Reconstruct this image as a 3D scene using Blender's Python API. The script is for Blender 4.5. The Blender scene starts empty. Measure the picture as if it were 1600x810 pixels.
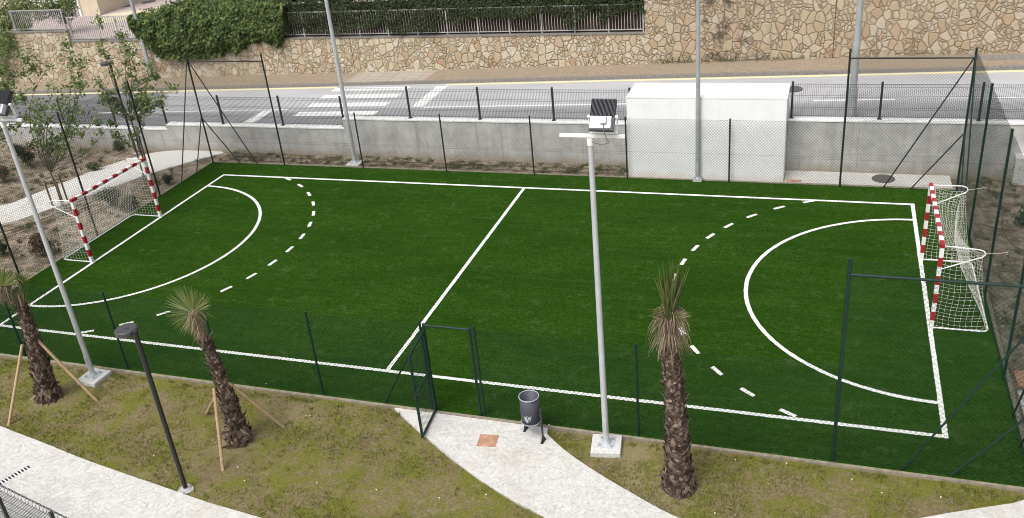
import bpy, math, random
from mathutils import Vector, Matrix, Quaternion
from mathutils.noise import noise as pnoise
random.seed(7)
S = bpy.context.scene
COL = S.collection
rad = math.radians

# ------------------------------------------------------------------ camera
CF, CX, CY = 1421.097, 783.857, 399.174            # calibrated on the pitch (pixels of the 1600x810 photo)
CR = Vector((0.94362844, 0.31731803, -0.09420529))
CU = Vector((-0.06497265, 0.4566291, 0.88728148))
CD = Vector((-0.32456729, 0.83114327, -0.4515052))
CL = Vector((8.47653745, -19.23698291, 10.79018233))
cam_d = bpy.data.cameras.new("camera")
cam = bpy.data.objects.new("camera", cam_d); COL.objects.link(cam)
m = Matrix.Identity(4)
for i in range(3):
    m[i][0] = CR[i]; m[i][1] = CU[i]; m[i][2] = -CD[i]; m[i][3] = CL[i]
cam.matrix_world = m
cam_d.sensor_fit = 'HORIZONTAL'; cam_d.sensor_width = 36.0
cam_d.lens = CF / 1600 * 36.0
cam_d.shift_x = (800 - CX) / 1600; cam_d.shift_y = -(405 - CY) / 1600
cam_d.clip_start = 0.1; cam_d.clip_end = 2000
S.camera = cam

# ------------------------------------------------------------------ light (bright overcast)
W = bpy.data.worlds.new("World"); S.world = W; W.use_nodes = True
wn = W.node_tree.nodes; wl = W.node_tree.links; wn.clear()
sky = wn.new('ShaderNodeTexSky'); sky.sky_type = 'NISHITA'; sky.sun_disc = False
SUN_EL, SUN_AZ = 58, 200                            # azimuth clockwise from +Y
sky.sun_elevation = rad(SUN_EL); sky.sun_rotation = rad(SUN_AZ)
sky.air_density = 0.9; sky.dust_density = 6.0; sky.ozone_density = 1.0
hs = wn.new('ShaderNodeHueSaturation'); hs.inputs['Saturation'].default_value = 0.25
bg = wn.new('ShaderNodeBackground'); bg.inputs['Strength'].default_value = 0.15
wo = wn.new('ShaderNodeOutputWorld')
wl.new(sky.outputs[0], hs.inputs['Color']); wl.new(hs.outputs[0], bg.inputs['Color']); wl.new(bg.outputs[0], wo.inputs['Surface'])
sd = bpy.data.lights.new("sun", 'SUN'); sd.energy = 1.2; sd.angle = rad(28); sd.color = (1, 0.97, 0.93)
sun = bpy.data.objects.new("sun", sd); COL.objects.link(sun)
az, el = rad(SUN_AZ), rad(SUN_EL)
tosun = Vector((math.sin(az) * math.cos(el), math.cos(az) * math.cos(el), math.sin(el)))
sun.rotation_euler = tosun.to_track_quat('Z', 'Y').to_euler(); sun.location = (0, 0, 30)
S.view_settings.view_transform = 'Standard'; S.view_settings.look = 'None'
S.view_settings.gamma = 1; S.view_settings.use_curve_mapping = False
S.view_settings.exposure = 0.34
S.cycles.max_bounces = 6; S.cycles.filter_width = 1.0

# ------------------------------------------------------------------ helpers
def ray(px, py): return CD + CR * ((px - CX) / CF) - CU * ((py - CY) / CF)
def G(px, py, z=0.0):                               # where a photo point lies on the level z
    d = ray(px, py); t = (z - CL.z) / d.z; p = CL + d * t; return Vector((p.x, p.y, z))
def PY(px, py, y):                                  # ... on the vertical plane y
    d = ray(px, py); t = (y - CL.y) / d.y; return CL + d * t
def at(px, py, y): return PY(px, py, y)
V = Vector
ORG = {}
class MB:
    def __init__(s): s.v = []; s.f = []; s.m = []; s.mi = 0; s.sm = []
    def add(s, vs, fs, smooth=False):
        o = len(s.v); s.v += [tuple(p) for p in vs]
        for f in fs: s.f.append([i + o for i in f]); s.m.append(s.mi); s.sm.append(smooth)
    def box(s, x0, x1, y0, y1, z0, z1):
        s.add([(x0,y0,z0),(x1,y0,z0),(x1,y1,z0),(x0,y1,z0),(x0,y0,z1),(x1,y0,z1),(x1,y1,z1),(x0,y1,z1)],
              [(0,3,2,1),(4,5,6,7),(0,1,5,4),(1,2,6,5),(2,3,7,6),(3,0,4,7)])
    def bar(s, a, b, w, h=None, up=V((0,0,1)), w2=None):      # square bar from a to b
        a = V(a); b = V(b); h = h or w; d = (b - a).normalized()
        x = d.cross(up)
        if x.length < 1e-3: x = d.cross(V((1,0,0)))
        x.normalize(); y = x.cross(d).normalized(); k = (w2 or w) / w
        vs = []
        for p, q in ((a, 1), (b, k)):
            for i, j in ((-1,-1),(1,-1),(1,1),(-1,1)): vs.append(p + x * (i * w * q / 2) + y * (j * h * q / 2))
        s.add(vs, [(0,1,5,4),(1,2,6,5),(2,3,7,6),(3,0,4,7),(3,2,1,0),(4,5,6,7)])
    def tube(s, pts, r, n=8, cap=True, r2=None, smooth=True):
        pts = [V(p) for p in pts]; N = len(pts); vs = []; pd = None; x = None
        for i, p in enumerate(pts):
            d = (pts[min(i+1, N-1)] - pts[max(i-1, 0)]).normalized()
            if x is None:
                x = d.cross(V((0,0,1)))
                if x.length < 1e-2: x = d.cross(V((0,1,0)))
            else: x = x - d * x.dot(d)
            x.normalize(); y = d.cross(x)
            rr = r if r2 is None else r + (r2 - r) * i / (N - 1)
            for k in range(n):
                a = 2 * math.pi * k / n; vs.append(p + (x * math.cos(a) + y * math.sin(a)) * rr)
        fs = [(i*n+k, i*n+(k+1)%n, (i+1)*n+(k+1)%n, (i+1)*n+k) for i in range(N-1) for k in range(n)]
        s.add(vs, fs, smooth)
        if cap: s.add(vs[:n], [tuple(range(n))[::-1]]); s.add(vs[-n:], [tuple(range(n))])
    def cyl(s, c, r, z0, z1, n=24, r2=None): s.tube([(c[0], c[1], z0), (c[0], c[1], z1)], r, n, True, r2)
    def sheet(s, poly, z, rim=0.0):
        n = len(poly); s.add([(p[0], p[1], z) for p in poly], [tuple(range(n))])
        if rim:
            s.add([(p[0], p[1], z) for p in poly] + [(p[0], p[1], z - rim) for p in poly],
                  [(i, i + n, (i+1)%n + n, (i+1)%n) for i in range(n)])
    def build(s, name, mats, parent=None, origin=None):
        me = bpy.data.meshes.new(name)
        o0 = V(origin) if origin is not None else (ORG[parent.name] if parent else V((0,0,0)))
        me.from_pydata([(p[0]-o0.x, p[1]-o0.y, p[2]-o0.z) for p in s.v], [], s.f)
        if not isinstance(mats, (list, tuple)): mats = [mats]
        for mt in mats: me.materials.append(mt)
        me.polygons.foreach_set('material_index', s.m); me.polygons.foreach_set('use_smooth', s.sm)
        me.update()
        ob = bpy.data.objects.new(name, me); COL.objects.link(ob)
        if parent: ob.parent = parent
        else: ob.location = o0
        ORG[ob.name] = o0
        return ob
def tag(o, label=None, cat=None, group=None, kind=None):
    if label: o['label'] = label
    if cat: o['category'] = cat
    if group: o['group'] = group
    if kind: o['kind'] = kind
    return o
def thing(name, label, cat, loc, group=None):
    o = bpy.data.objects.new(name, None); COL.objects.link(o); o.location = loc; o.empty_display_size = 0.2
    ORG[o.name] = V(loc); return tag(o, label, cat, group)

# ------------------------------------------------------------------ materials
def hexc(*c): return (c[0], c[1], c[2], 1)
class NT:
    def __init__(s, name, rough=0.8, spec=0.3, metal=0.0):
        s.mat = bpy.data.materials.new(name); s.mat.use_nodes = True
        s.t = s.mat.node_tree; s.b = s.t.nodes['Principled BSDF']
        s.b.inputs['Roughness'].default_value = rough; s.b.inputs['Specular IOR Level'].default_value = spec
        s.b.inputs['Metallic'].default_value = metal
        s.tc = s.t.nodes.new('ShaderNodeTexCoord'); s.geo = s.t.nodes.new('ShaderNodeNewGeometry')
    def n(s, ty, **k):
        nd = s.t.nodes.new(ty)
        for a, b in k.items(): setattr(nd, a, b)
        return nd
    def l(s, a, b): s.t.links.new(a, b)
    def pos(s, scale=(1,1,1), rot=(0,0,0)):
        mp = s.n('ShaderNodeMapping'); mp.inputs['Scale'].default_value = scale; mp.inputs['Rotation'].default_value = rot
        s.l(s.geo.outputs['Position'], mp.inputs['Vector']); return mp.outputs[0]
    def noise(s, scale, detail=4, rough=0.55, vec=None, sc=(1,1,1), dist=0):
        nd = s.n('ShaderNodeTexNoise'); nd.inputs['Scale'].default_value = scale; nd.inputs['Detail'].default_value = detail
        nd.inputs['Roughness'].default_value = rough; nd.inputs['Distortion'].default_value = dist
        s.l(vec or s.pos(sc), nd.inputs['Vector']); return nd.outputs['Fac']
    def ramp(s, fac, stops, interp='LINEAR'):
        r = s.n('ShaderNodeValToRGB'); e = r.color_ramp.elements; r.color_ramp.interpolation = interp
        while len(e) < len(stops): e.new(0.5)
        for i, (p, c) in enumerate(stops):
            e[i].position = p; e[i].color = (c, c, c, 1) if isinstance(c, (int, float)) else hexc(*c)
        s.l(fac, r.inputs[0]); return r.outputs[0]
    def mix(s, fac, a, b, bt='MIX'):
        x = s.n('ShaderNodeMix', data_type='RGBA', blend_type=bt)
        for sock, val in ((x.inputs[0], fac), (x.inputs[6], a), (x.inputs[7], b)):
            if isinstance(val, (int, float)): sock.default_value = val
            elif isinstance(val, (tuple, list)): sock.default_value = hexc(*val)
            else: s.l(val, sock)
        return x.outputs[2]
    def math(s, op, a, b=0.0, clamp=False):
        x = s.n('ShaderNodeMath', operation=op, use_clamp=clamp)
        for sock, val in ((x.inputs[0], a), (x.inputs[1], b)):
            if isinstance(val, (int, float)): sock.default_value = val
            else: s.l(val, sock)
        return x.outputs[0]
    def xyz(s):
        x = s.n('ShaderNodeSeparateXYZ'); s.l(s.geo.outputs['Position'], x.inputs[0]); return x.outputs
    def col(s, c):
        if isinstance(c, (tuple, list)): s.b.inputs['Base Color'].default_value = hexc(*c)
        else: s.l(c, s.b.inputs['Base Color'])
        return s
    def bump(s, h, strength=0.4, dist=0.02):
        b = s.n('ShaderNodeBump'); b.inputs['Strength'].default_value = strength; b.inputs['Distance'].default_value = dist
        s.l(h, b.inputs['Height']); s.l(b.outputs[0], s.b.inputs['Normal']); return s

def simple(name, c, rough=0.6, spec=0.4, metal=0, var=0.12, scale=9, bump=0.0):
    t = NT(name, rough, spec, metal)
    k = t.ramp(t.noise(scale, 5), [(0.3, tuple(x * (1 - var) for x in c)), (0.7, tuple(min(1, x * (1 + var)) for x in c))])
    t.col(k)
    if bump: t.bump(t.noise(scale * 12, 4), bump, 0.01)
    return t.mat

M = {}
# artificial turf
t = NT('turf', 1.0, 0.02)
fine = t.noise(24, 5, 0.85); mid = t.noise(9, 6, 0.75, sc=(0.5, 1, 1)); big = t.noise(0.7, 5, 0.65, sc=(0.35, 1, 1))
c = t.ramp(fine, [(0.36, (0.005, 0.017, 0.001)), (0.5, (0.0200, 0.059, 0.004)), (0.64, (0.054, 0.120, 0.016))])
c = t.mix(t.ramp(mid, [(0.42, 0.0), (0.68, 0.5)]), c, (0.036, 0.088, 0.012))
c = t.mix(t.ramp(big, [(0.34, 0.0), (0.64, 0.6)]), c, (0.010, 0.038, 0.003))
st = t.noise(3.2, 7, 0.8, sc=(0.22, 1.8, 1)); c = t.mix(t.ramp(st, [(0.50, 0.0), (0.72, 0.42)]), c, (0.056, 0.106, 0.024))
c = t.mix(t.ramp(t.noise(2.4, 6, 0.8), [(0.56, 0.0), (0.69, 0.5)]), c, (0.080, 0.130, 0.045))
t.col(c).bump(t.noise(110, 3, 0.7), 0.9, 0.02); M['turf'] = t.mat
# painted turf line fibres
t = NT('white_fibre', 0.85, 0.15)
c = t.ramp(t.noise(170, 3, 0.7), [(0.28, (0.42, 0.48, 0.38)), (0.46, (0.74, 0.76, 0.72)), (0.7, (0.84, 0.85, 0.82))])
t.col(c).bump(t.noise(140, 3), 0.7, 0.015); M['line'] = t.mat
# lawn soil under the sparse grass
def lawn_mat(name, gcov):
    t = NT(name, 0.95, 0.1)
    soil = t.ramp(t.noise(20, 7, 0.8), [(0.30, (0.085, 0.066, 0.03)), (0.5, (0.185, 0.148, 0.076)), (0.70, (0.30, 0.255, 0.155))])
    gr = t.ramp(t.noise(28, 6, 0.8), [(0.3, (0.055, 0.066, 0.006)), (0.5, (0.13, 0.145, 0.014)), (0.72, (0.25, 0.26, 0.045))])
    a = t.noise(1.35, 8, 0.68, dist=0.6); b = t.noise(9, 6, 0.7)
    f = t.math('ADD', t.math('MULTIPLY', a, 0.68), t.math('MULTIPLY', b, 0.32))
    f = t.ramp(f, [(gcov, 0.0), (gcov + 0.10, 1.0)])
    c = t.mix(t.math('MULTIPLY', f, 0.78), soil, gr)
    pale = t.ramp(t.noise(2.6, 5, 0.6, sc=(1, 1, 1)), [(0.60, 0.0), (0.70, 0.5)])
    c = t.mix(pale, c, (0.27, 0.22, 0.135))
    for bx_, by_, r_ in ((6.55, -7.2, .62), (-2.0, -7.7, .6), (-7.1, -7.3, .55), (-1.2, -6.6, .55), (5.6, -6.5, .5), (-6.3, -6.5, .35), (5.75, -7.15, .35)):
        dv_ = t.n('ShaderNodeVectorMath', operation='DISTANCE'); t.l(t.geo.outputs['Position'], dv_.inputs[0]); dv_.inputs[1].default_value = (bx_, by_, 0)
        e_ = t.math('ADD', t.math('DIVIDE', dv_.outputs['Value'], r_), t.math('MULTIPLY', t.math('SUBTRACT', t.noise(6, 7, .85), .5), 4.2))
        c = t.mix(t.ramp(e_, [(0.35, 0.6), (1.1, 0.0)]), c, (0.29, 0.235, 0.145))
    t.col(c).bump(t.noise(45, 6, 0.75), 0.8, 0.03); return t.mat
M['lawn'] = lawn_mat('lawn', 0.455)
t = NT('garden_soil', 0.95, 0.1)
c = t.ramp(t.noise(38, 7, 0.75), [(0.27, (0.12, 0.09, 0.065)), (0.46, (0.31, 0.25, 0.19)), (0.60, (0.47, 0.40, 0.31)), (0.75, (0.66, 0.60, 0.5))])
c = t.mix(t.ramp(t.noise(2.2, 6, 0.7), [(0.42, 0.0), (0.58, 0.75)]), c, (0.115, 0.085, 0.055))
c = t.mix(t.ramp(t.noise(1.7, 6, 0.7, sc=(1.3, 1, 1)), [(0.54, 0.0), (0.64, 0.65)]), c, (0.075, 0.085, 0.028))
t.col(c).bump(t.noise(45, 6, 0.8), 1.0, 0.04); M['soil'] = t.mat
# pale stamped concrete paths
def paleconc(name, base=(0.61, 0.60, 0.57), tan=(0.48, 0.42, 0.33)):
    t = NT(name, 0.85, 0.2)
    a = t.noise(5, 8, 0.7, dist=1.2)
    w1 = t.noise(3.1, 7, 0.62, dist=2.2); w2 = t.noise(6.5, 6, 0.6, dist=1.6)
    vein = t.math('MAXIMUM', t.ramp(t.math('ABSOLUTE', t.math('SUBTRACT', w1, 0.5)), [(0.0, 1.0), (0.012, 0.0)]), t.math('MULTIPLY', t.ramp(t.math('ABSOLUTE', t.math('SUBTRACT', w2, 0.52)), [(0.0, 1.0), (0.014, 0.0)]), 0.6))
    c = t.mix(t.ramp(a, [(0.35, 0.0), (0.7, 0.6)]), base, tuple(min(1, x * 1.18) for x in base))
    c = t.mix(t.ramp(t.noise(0.9, 6, 0.7), [(0.52, 0.0), (0.72, 0.5)]), c, tan)
    c = t.mix(t.ramp(t.noise(17, 7, 0.85), [(0.50, 0.0), (0.70, 0.55)]), c, (0.34, 0.325, 0.30))
    c = t.mix(t.math('MULTIPLY', vein, 0.32), c, (0.33, 0.31, 0.29))
    h = t.math('ADD', t.noise(14, 8, 0.75, dist=1.5), t.math('MULTIPLY', vein, -0.3))
    t.col(c).bump(h, 0.7, 0.03); return t.mat
M['path'] = paleconc('stamped_concrete')
M['footing'] = simple('footing_concrete', (0.54, 0.54, 0.52), 0.9, 0.2, var=0.14, scale=14, bump=0.4)
# board-marked grey concrete wall
t = NT('cast_concrete', 0.9, 0.2)
x, y, z = t.xyz()
c = t.ramp(t.noise(2.0, 7, 0.65), [(0.3, (0.33, 0.325, 0.315)), (0.55, (0.45, 0.445, 0.43)), (0.75, (0.54, 0.535, 0.52))])
c = t.mix(t.ramp(t.noise(1.4, 5, 0.7, sc=(3.2, 1, 0.22)), [(0.52, 0.0), (0.72, 0.5)]), c, (0.22, 0.195, 0.155))
lowz = t.math('ADD', z, t.math('MULTIPLY', t.noise(2.2, 4), 0.35))
c = t.mix(t.ramp(lowz, [(0.18, 0.75), (0.52, 0.0)]), c, (0.27, 0.225, 0.155))
jx = t.math('ABSOLUTE', t.math('SUBTRACT', t.math('FRACT', t.math('DIVIDE', x, 2.7)), 0.5))
j = t.ramp(jx, [(0.0, 1.0), (0.004, 0.0)])
jz = t.ramp(t.math('ABSOLUTE', t.math('SUBTRACT', z, 0.42)), [(0.0, 1.0), (0.012, 0.0)])
jj = t.math('MAXIMUM', j, jz)
c = t.mix(t.math('MULTIPLY', jj, 0.6), c, (0.12, 0.11, 0.095))
c = t.mix(t.ramp(t.noise(26, 6, 0.8), [(0.6, 0.0), (0.8, 0.4)]), c, (0.2, 0.19, 0.17))
t.col(c).bump(t.noise(18, 7, 0.75), 0.35, 0.02); M['wallconc'] = t.mat
M['collar'] = simple('rough_mortar', (0.36, 0.34, 0.31), 0.95, 0.1, var=0.45, scale=16, bump=0.6)
M['coping'] = simple('white_coping', (0.70, 0.70, 0.69), 0.85, 0.2, var=0.14, scale=6, bump=0.3)
t = NT('white_render', 0.85, 0.2)
x, y, z = t.xyz()
c = t.ramp(t.noise(1.8, 6, 0.65), [(0.3, (0.78, 0.785, 0.79)), (0.7, (0.85, 0.85, 0.855))])
c = t.mix(t.ramp(t.noise(2.2, 5, 0.7, sc=(3, 1, 0.2)), [(0.58, 0.0), (0.8, 0.4)]), c, (0.58, 0.58, 0.56))
c = t.mix(t.ramp(t.math('ADD', z, t.math('MULTIPLY', t.noise(4, 4), 0.3)), [(0.16, 0.6), (0.4, 0.0)]), c, (0.60, 0.53, 0.43))
t.col(c).bump(t.noise(30, 6, 0.7), 0.25, 0.01); M['render'] = t.mat
# asphalt
t = NT('asphalt', 0.9, 0.25)
x, y, z = t.xyz()
c = t.ramp(t.noise(110, 4, 0.8), [(0.3, (0.28, 0.28, 0.285)), (0.5, (0.43, 0.43, 0.435)), (0.72, (0.57, 0.57, 0.57))])
c = t.mix(t.ramp(t.noise(1.1, 6, 0.65, sc=(0.3, 1.4, 1)), [(0.38, 0.0), (0.68, 0.6)]), c, (0.32, 0.32, 0.33))
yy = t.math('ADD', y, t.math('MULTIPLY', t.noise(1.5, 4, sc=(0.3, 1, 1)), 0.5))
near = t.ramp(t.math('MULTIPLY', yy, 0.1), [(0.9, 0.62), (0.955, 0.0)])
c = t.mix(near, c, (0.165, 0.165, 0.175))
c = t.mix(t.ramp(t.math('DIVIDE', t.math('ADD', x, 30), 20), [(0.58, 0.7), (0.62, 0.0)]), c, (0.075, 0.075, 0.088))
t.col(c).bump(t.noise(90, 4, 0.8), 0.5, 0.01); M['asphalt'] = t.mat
def worn(name, c0, dirt=(0.25, 0.25, 0.25)):
    t = NT(name, 0.8, 0.2)
    c = t.mix(t.ramp(t.noise(24, 6, 0.8), [(0.5, 0.0), (0.68, 0.75)]), c0, dirt)
    t.col(c); return t.mat
M['roadpaint'] = worn('road_paint', (0.72, 0.72, 0.71), (0.42, 0.42, 0.42))
M['yellow'] = worn('yellow_paint', (0.74, 0.64, 0.34), (0.5, 0.46, 0.36))
# small tan paving blocks
t = NT('paving_blocks', 0.9, 0.2)
bk = t.n('ShaderNodeTexBrick'); bk.inputs['Scale'].default_value = 1.0; bk.inputs['Brick Width'].default_value = 0.2; bk.inputs['Row Height'].default_value = 0.1
bk.inputs['Mortar Size'].default_value = 0.006; bk.inputs['Color1'].default_value = hexc(0.36, 0.275, 0.20); bk.inputs['Color2'].default_value = hexc(0.28, 0.215, 0.155); bk.inputs['Mortar'].default_value = hexc(0.16, 0.13, 0.10)
t.l(t.pos(rot=(0, 0, rad(45))), bk.inputs['Vector'])
c = t.mix(t.ramp(t.noise(0.8, 6, 0.7, sc=(0.5, 1, 1)), [(0.35, 0.0), (0.65, 0.7)]), bk.outputs['Color'], (0.26, 0.225, 0.165))
c = t.mix(t.ramp(t.noise(30, 6, 0.8), [(0.5, 0.0), (0.75, 0.5)]), c, (0.2, 0.18, 0.14))
t.col(c).bump(bk.outputs['Fac'], -0.3, 0.01); M['paving'] = t.mat
t = NT('ramp_slabs', 0.9, 0.2)
bk = t.n('ShaderNodeTexBrick'); bk.offset = 0; bk.inputs['Scale'].default_value = 1.0; bk.inputs['Brick Width'].default_value = 0.6; bk.inputs['Row Height'].default_value = 0.4
bk.inputs['Mortar Size'].default_value = 0.012; bk.inputs['Color1'].default_value = hexc(0.36, 0.32, 0.265); bk.inputs['Color2'].default_value = hexc(0.41, 0.36, 0.30); bk.inputs['Mortar'].default_value = hexc(0.2, 0.18, 0.15)
t.l(t.pos(), bk.inputs['Vector']); t.col(t.mix(t.ramp(t.noise(9, 6, 0.8), [(0.4, 0.0), (0.75, 0.5)]), bk.outputs['Color'], (0.25, 0.23, 0.19))); M['slabs'] = t.mat
M['kerb'] = simple('kerb_concrete', (0.215, 0.20, 0.18), 0.9, 0.2, var=0.25, scale=11, bump=0.4)  # shade on the road kerb's face is put into this darker colour
M['edging'] = simple('edging_concrete', (0.25, 0.22, 0.165), 0.9, 0.2, var=0.3, scale=9, bump=0.5)
# crazy-paved stone facing
t = NT('stone_facing', 0.9, 0.2)
x, y, z = t.xyz()
cmb = t.n('ShaderNodeCombineXYZ'); t.l(t.math('MULTIPLY', x, 1.22), cmb.inputs[0]); t.l(t.math('MULTIPLY', z, 0.95), cmb.inputs[1])
nz = t.n('ShaderNodeTexNoise'); nz.inputs['Scale'].default_value = 2.2; nz.inputs['Detail'].default_value = 3; t.l(cmb.outputs[0], nz.inputs['Vector'])
wv = t.n('ShaderNodeVectorMath', operation='MULTIPLY_ADD'); t.l(nz.outputs['Color'], wv.inputs[0]); wv.inputs[1].default_value = (0.30, 0.16, 0); t.l(cmb.outputs[0], wv.inputs[2])
nz2_ = t.n('ShaderNodeTexNoise'); nz2_.inputs['Scale'].default_value = 14; nz2_.inputs['Detail'].default_value = 3; t.l(cmb.outputs[0], nz2_.inputs['Vector'])
wv2 = t.n('ShaderNodeVectorMath', operation='MULTIPLY_ADD'); t.l(nz2_.outputs['Color'], wv2.inputs[0]); wv2.inputs[1].default_value = (0.045, 0.045, 0); t.l(wv.outputs[0], wv2.inputs[2])
def voro(feat, sc, rn=1.0):
    v = t.n('ShaderNodeTexVoronoi', feature=feat, voronoi_dimensions='2D'); v.inputs['Scale'].default_value = sc; v.inputs['Randomness'].default_value = rn
    t.l(wv2.outputs[0], v.inputs['Vector']); return v
SA, SB = 3.2, 5.2
ve, vc, ve2, vc2 = voro('DISTANCE_TO_EDGE', SA), voro('F1', SA), voro('DISTANCE_TO_EDGE', SB), voro('F1', SB)
sp = t.n('ShaderNodeSeparateColor'); t.l(vc.outputs['Color'], sp.inputs[0]); sp2 = t.n('ShaderNodeSeparateColor'); t.l(vc2.outputs['Color'], sp2.inputs[0])
sub = t.math('GREATER_THAN', sp.outputs[2], 0.42)               # these big stones are split into small ones
da = t.math('DIVIDE', ve.outputs['Distance'], SA); db = t.math('DIVIDE', ve2.outputs['Distance'], SB)
dist = t.math('MINIMUM', da, t.math('ADD', db, t.math('MULTIPLY', t.math('SUBTRACT', 1.0, sub), 9.0)))
def pick(k): return t.math('ADD', t.math('MULTIPLY', sp.outputs[k], t.math('SUBTRACT', 1.0, sub)), t.math('MULTIPLY', sp2.outputs[k], sub))
r0_, r1_ = pick(0), pick(1)
c = t.ramp(r0_, [(0.0, (0.42, 0.33, 0.225)), (0.22, (0.51, 0.425, 0.30)), (0.5, (0.57, 0.495, 0.365)), (0.75, (0.61, 0.545, 0.42)), (0.93, (0.62, 0.57, 0.47))])
c = t.mix(t.ramp(r1_, [(0.90, 0.0), (0.96, 0.6)]), c, (0.42, 0.25, 0.15))
c = t.mix(t.ramp(t.noise(9, 7, 0.75), [(0.42, 0.0), (0.70, 0.6)]), c, (0.36, 0.27, 0.17))
c = t.mix(t.ramp(t.math('DIVIDE', x, 10), [(0.15, 0.0), (0.3, 0.35)]), c, (0.36, 0.265, 0.175))
c = t.mix(t.ramp(t.noise(1.0, 4, 0.6), [(0.55, 0.0), (0.72, 0.3)]), c, (0.42, 0.33, 0.24))
c = t.mix(t.ramp(t.noise(26, 6, 0.8), [(0.48, 0.0), (0.66, 0.6)]), c, (0.27, 0.205, 0.135))
sx = t.math('ABSOLUTE', t.math('SUBTRACT', x, 4.9))
stn = t.math('MULTIPLY', t.ramp(t.math('DIVIDE', sx, 4), [(0.15, 1.0), (0.5, 0.0)]), t.ramp(t.noise(1.9, 6, 0.75), [(0.5, 0.0), (0.62, 0.85)]))
c = t.mix(stn, c, (0.075, 0.062, 0.05))
mo = t.ramp(t.math('ADD', t.math('MULTIPLY', dist, 10), t.math('MULTIPLY', t.math('SUBTRACT', t.noise(5, 4, .7), .5), .12)), [(0.04, 1.0), (0.11, 0.0)])
c = t.mix(t.math('MULTIPLY', mo, t.ramp(t.noise(1.6, 4), [(0.35, 0.30), (0.65, 0.9)])), c, (0.20, 0.145, 0.09))
jn = t.ramp(t.math('ABSOLUTE', t.math('SUBTRACT', x, 8.62)), [(0.014, 0.9), (0.024, 0.0)]); c = t.mix(jn, c, (0.17, 0.09, 0.05))
jn = t.ramp(t.math('ABSOLUTE', t.math('SUBTRACT', x, -9.9)), [(0.012, 0.9), (0.022, 0.0)]); c = t.mix(jn, c, (0.17, 0.10, 0.06))
h = t.math('ADD', t.ramp(t.math('MULTIPLY', dist, 10), [(0.0, 0.0), (0.3, 1.0)]), t.math('MULTIPLY', t.noise(16, 6, 0.75), 0.5))
t.col(c).bump(h, 0.8, 0.05); M['stone'] = t.mat
M['mauve'] = simple('mauve_paving', (0.46, 0.38, 0.36), 0.9, 0.2, var=0.1, scale=3, bump=0.2)
M['beige'] = simple('beige_render', (0.58, 0.50, 0.39), 0.9, 0.2, var=0.06, scale=3)
M['sand'] = simple('sand_coloured_paving', (0.60, 0.53, 0.38), 0.9, 0.2, var=0.1, scale=5, bump=0.2)
M['whitewall'] = simple('white_plaster', (0.74, 0.73, 0.71), 0.9, 0.2, var=0.05, scale=3)
M['galv'] = simple('galvanised_steel', (0.52, 0.54, 0.56), 0.45, 0.5, 0.25, var=0.08, scale=5)
M['galv_dull'] = simple('weathered_galvanised_steel', (0.40, 0.42, 0.43), 0.55, 0.4, 0.25, var=0.12, scale=5)
M['green'] = simple('green_coated_steel', (0.006, 0.027, 0.020), 0.5, 0.35, var=0.15, scale=6)
M['mesh'] = simple('green_coated_wire', (0.006, 0.026, 0.017), 0.6, 0.25, var=0.1, scale=3)
M['blackgreen'] = simple('dark_coated_steel', (0.012, 0.022, 0.019), 0.4, 0.5, var=0.15, scale=6)
M['anthracite'] = simple('anthracite_steel', (0.028, 0.032, 0.036), 0.45, 0.5, var=0.1, scale=6)
M['black'] = simple('black_powder_coat', (0.012, 0.012, 0.013), 0.35, 0.5, var=0.1, scale=6)
M['lamphead'] = simple('charcoal_lamp_cap', (0.055, 0.055, 0.060), 0.5, 0.4, var=0.08, scale=8)
M['frost'] = simple('frosted_diffuser', (0.6, 0.6, 0.6), 0.4, 0.5, var=0.02)
M['railbar'] = simple('grey_painted_railing', (0.40, 0.39, 0.38), 0.55, 0.4, var=0.15, scale=6)
M['backing'] = simple('dark_backing', (0.045, 0.030, 0.022), 0.9, 0.1, var=0.35, scale=4)
M['red'] = simple('red_paint', (0.33, 0.012, 0.024), 0.4, 0.5, var=0.12, scale=8)
M['goalwhite'] = simple('white_paint', (0.78, 0.78, 0.77), 0.4, 0.5, var=0.04, scale=8)
M['net'] = simple('white_netting', (0.72, 0.71, 0.64), 0.8, 0.2, var=0.08, scale=8)
M['silver'] = simple('silver_driver_box', (0.50, 0.53, 0.58), 0.4, 0.5, 0.3, var=0.05)
M['darkgrey'] = simple('dark_heat_sink', (0.05, 0.055, 0.065), 0.5, 0.4, 0.2, var=0.1)
M['cable'] = simple('grey_cable', (0.16, 0.18, 0.12), 0.6, 0.3)
M['binmetal'] = simple('perforated_grey_steel', (0.06, 0.068, 0.085), 0.55, 0.35, 0.1, var=0.08, scale=12)
M['binrim'] = simple('bright_rim', (0.36, 0.39, 0.42), 0.4, 0.5, 0.2)
M['terracotta'] = simple('terracotta_cover', (0.42, 0.235, 0.155), 0.9, 0.2, var=0.3, scale=9, bump=0.3)
M['castiron'] = simple('cast_iron', (0.10, 0.095, 0.09), 0.7, 0.4, var=0.25, scale=20, bump=0.4)
M['wood'] = None
t = NT('stake_wood', 0.85, 0.2); c = t.ramp(t.noise(8, 6, 0.7, sc=(4, 4, 0.6)), [(0.3, (0.30, 0.20, 0.11)), (0.7, (0.48, 0.36, 0.22))]); t.col(c).bump(t.noise(30, 4), 0.2, 0.005); M['wood'] = t.mat
M['oldwood'] = simple('weathered_stake_wood', (0.16, 0.115, 0.08), 0.9, 0.2, var=0.25, scale=12)
M['hose'] = simple('brown_drip_hose', (0.10, 0.07, 0.05), 0.7, 0.3)
M['petal'] = simple('white_petals', (0.8, 0.8, 0.72), 0.8, 0.2)
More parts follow.
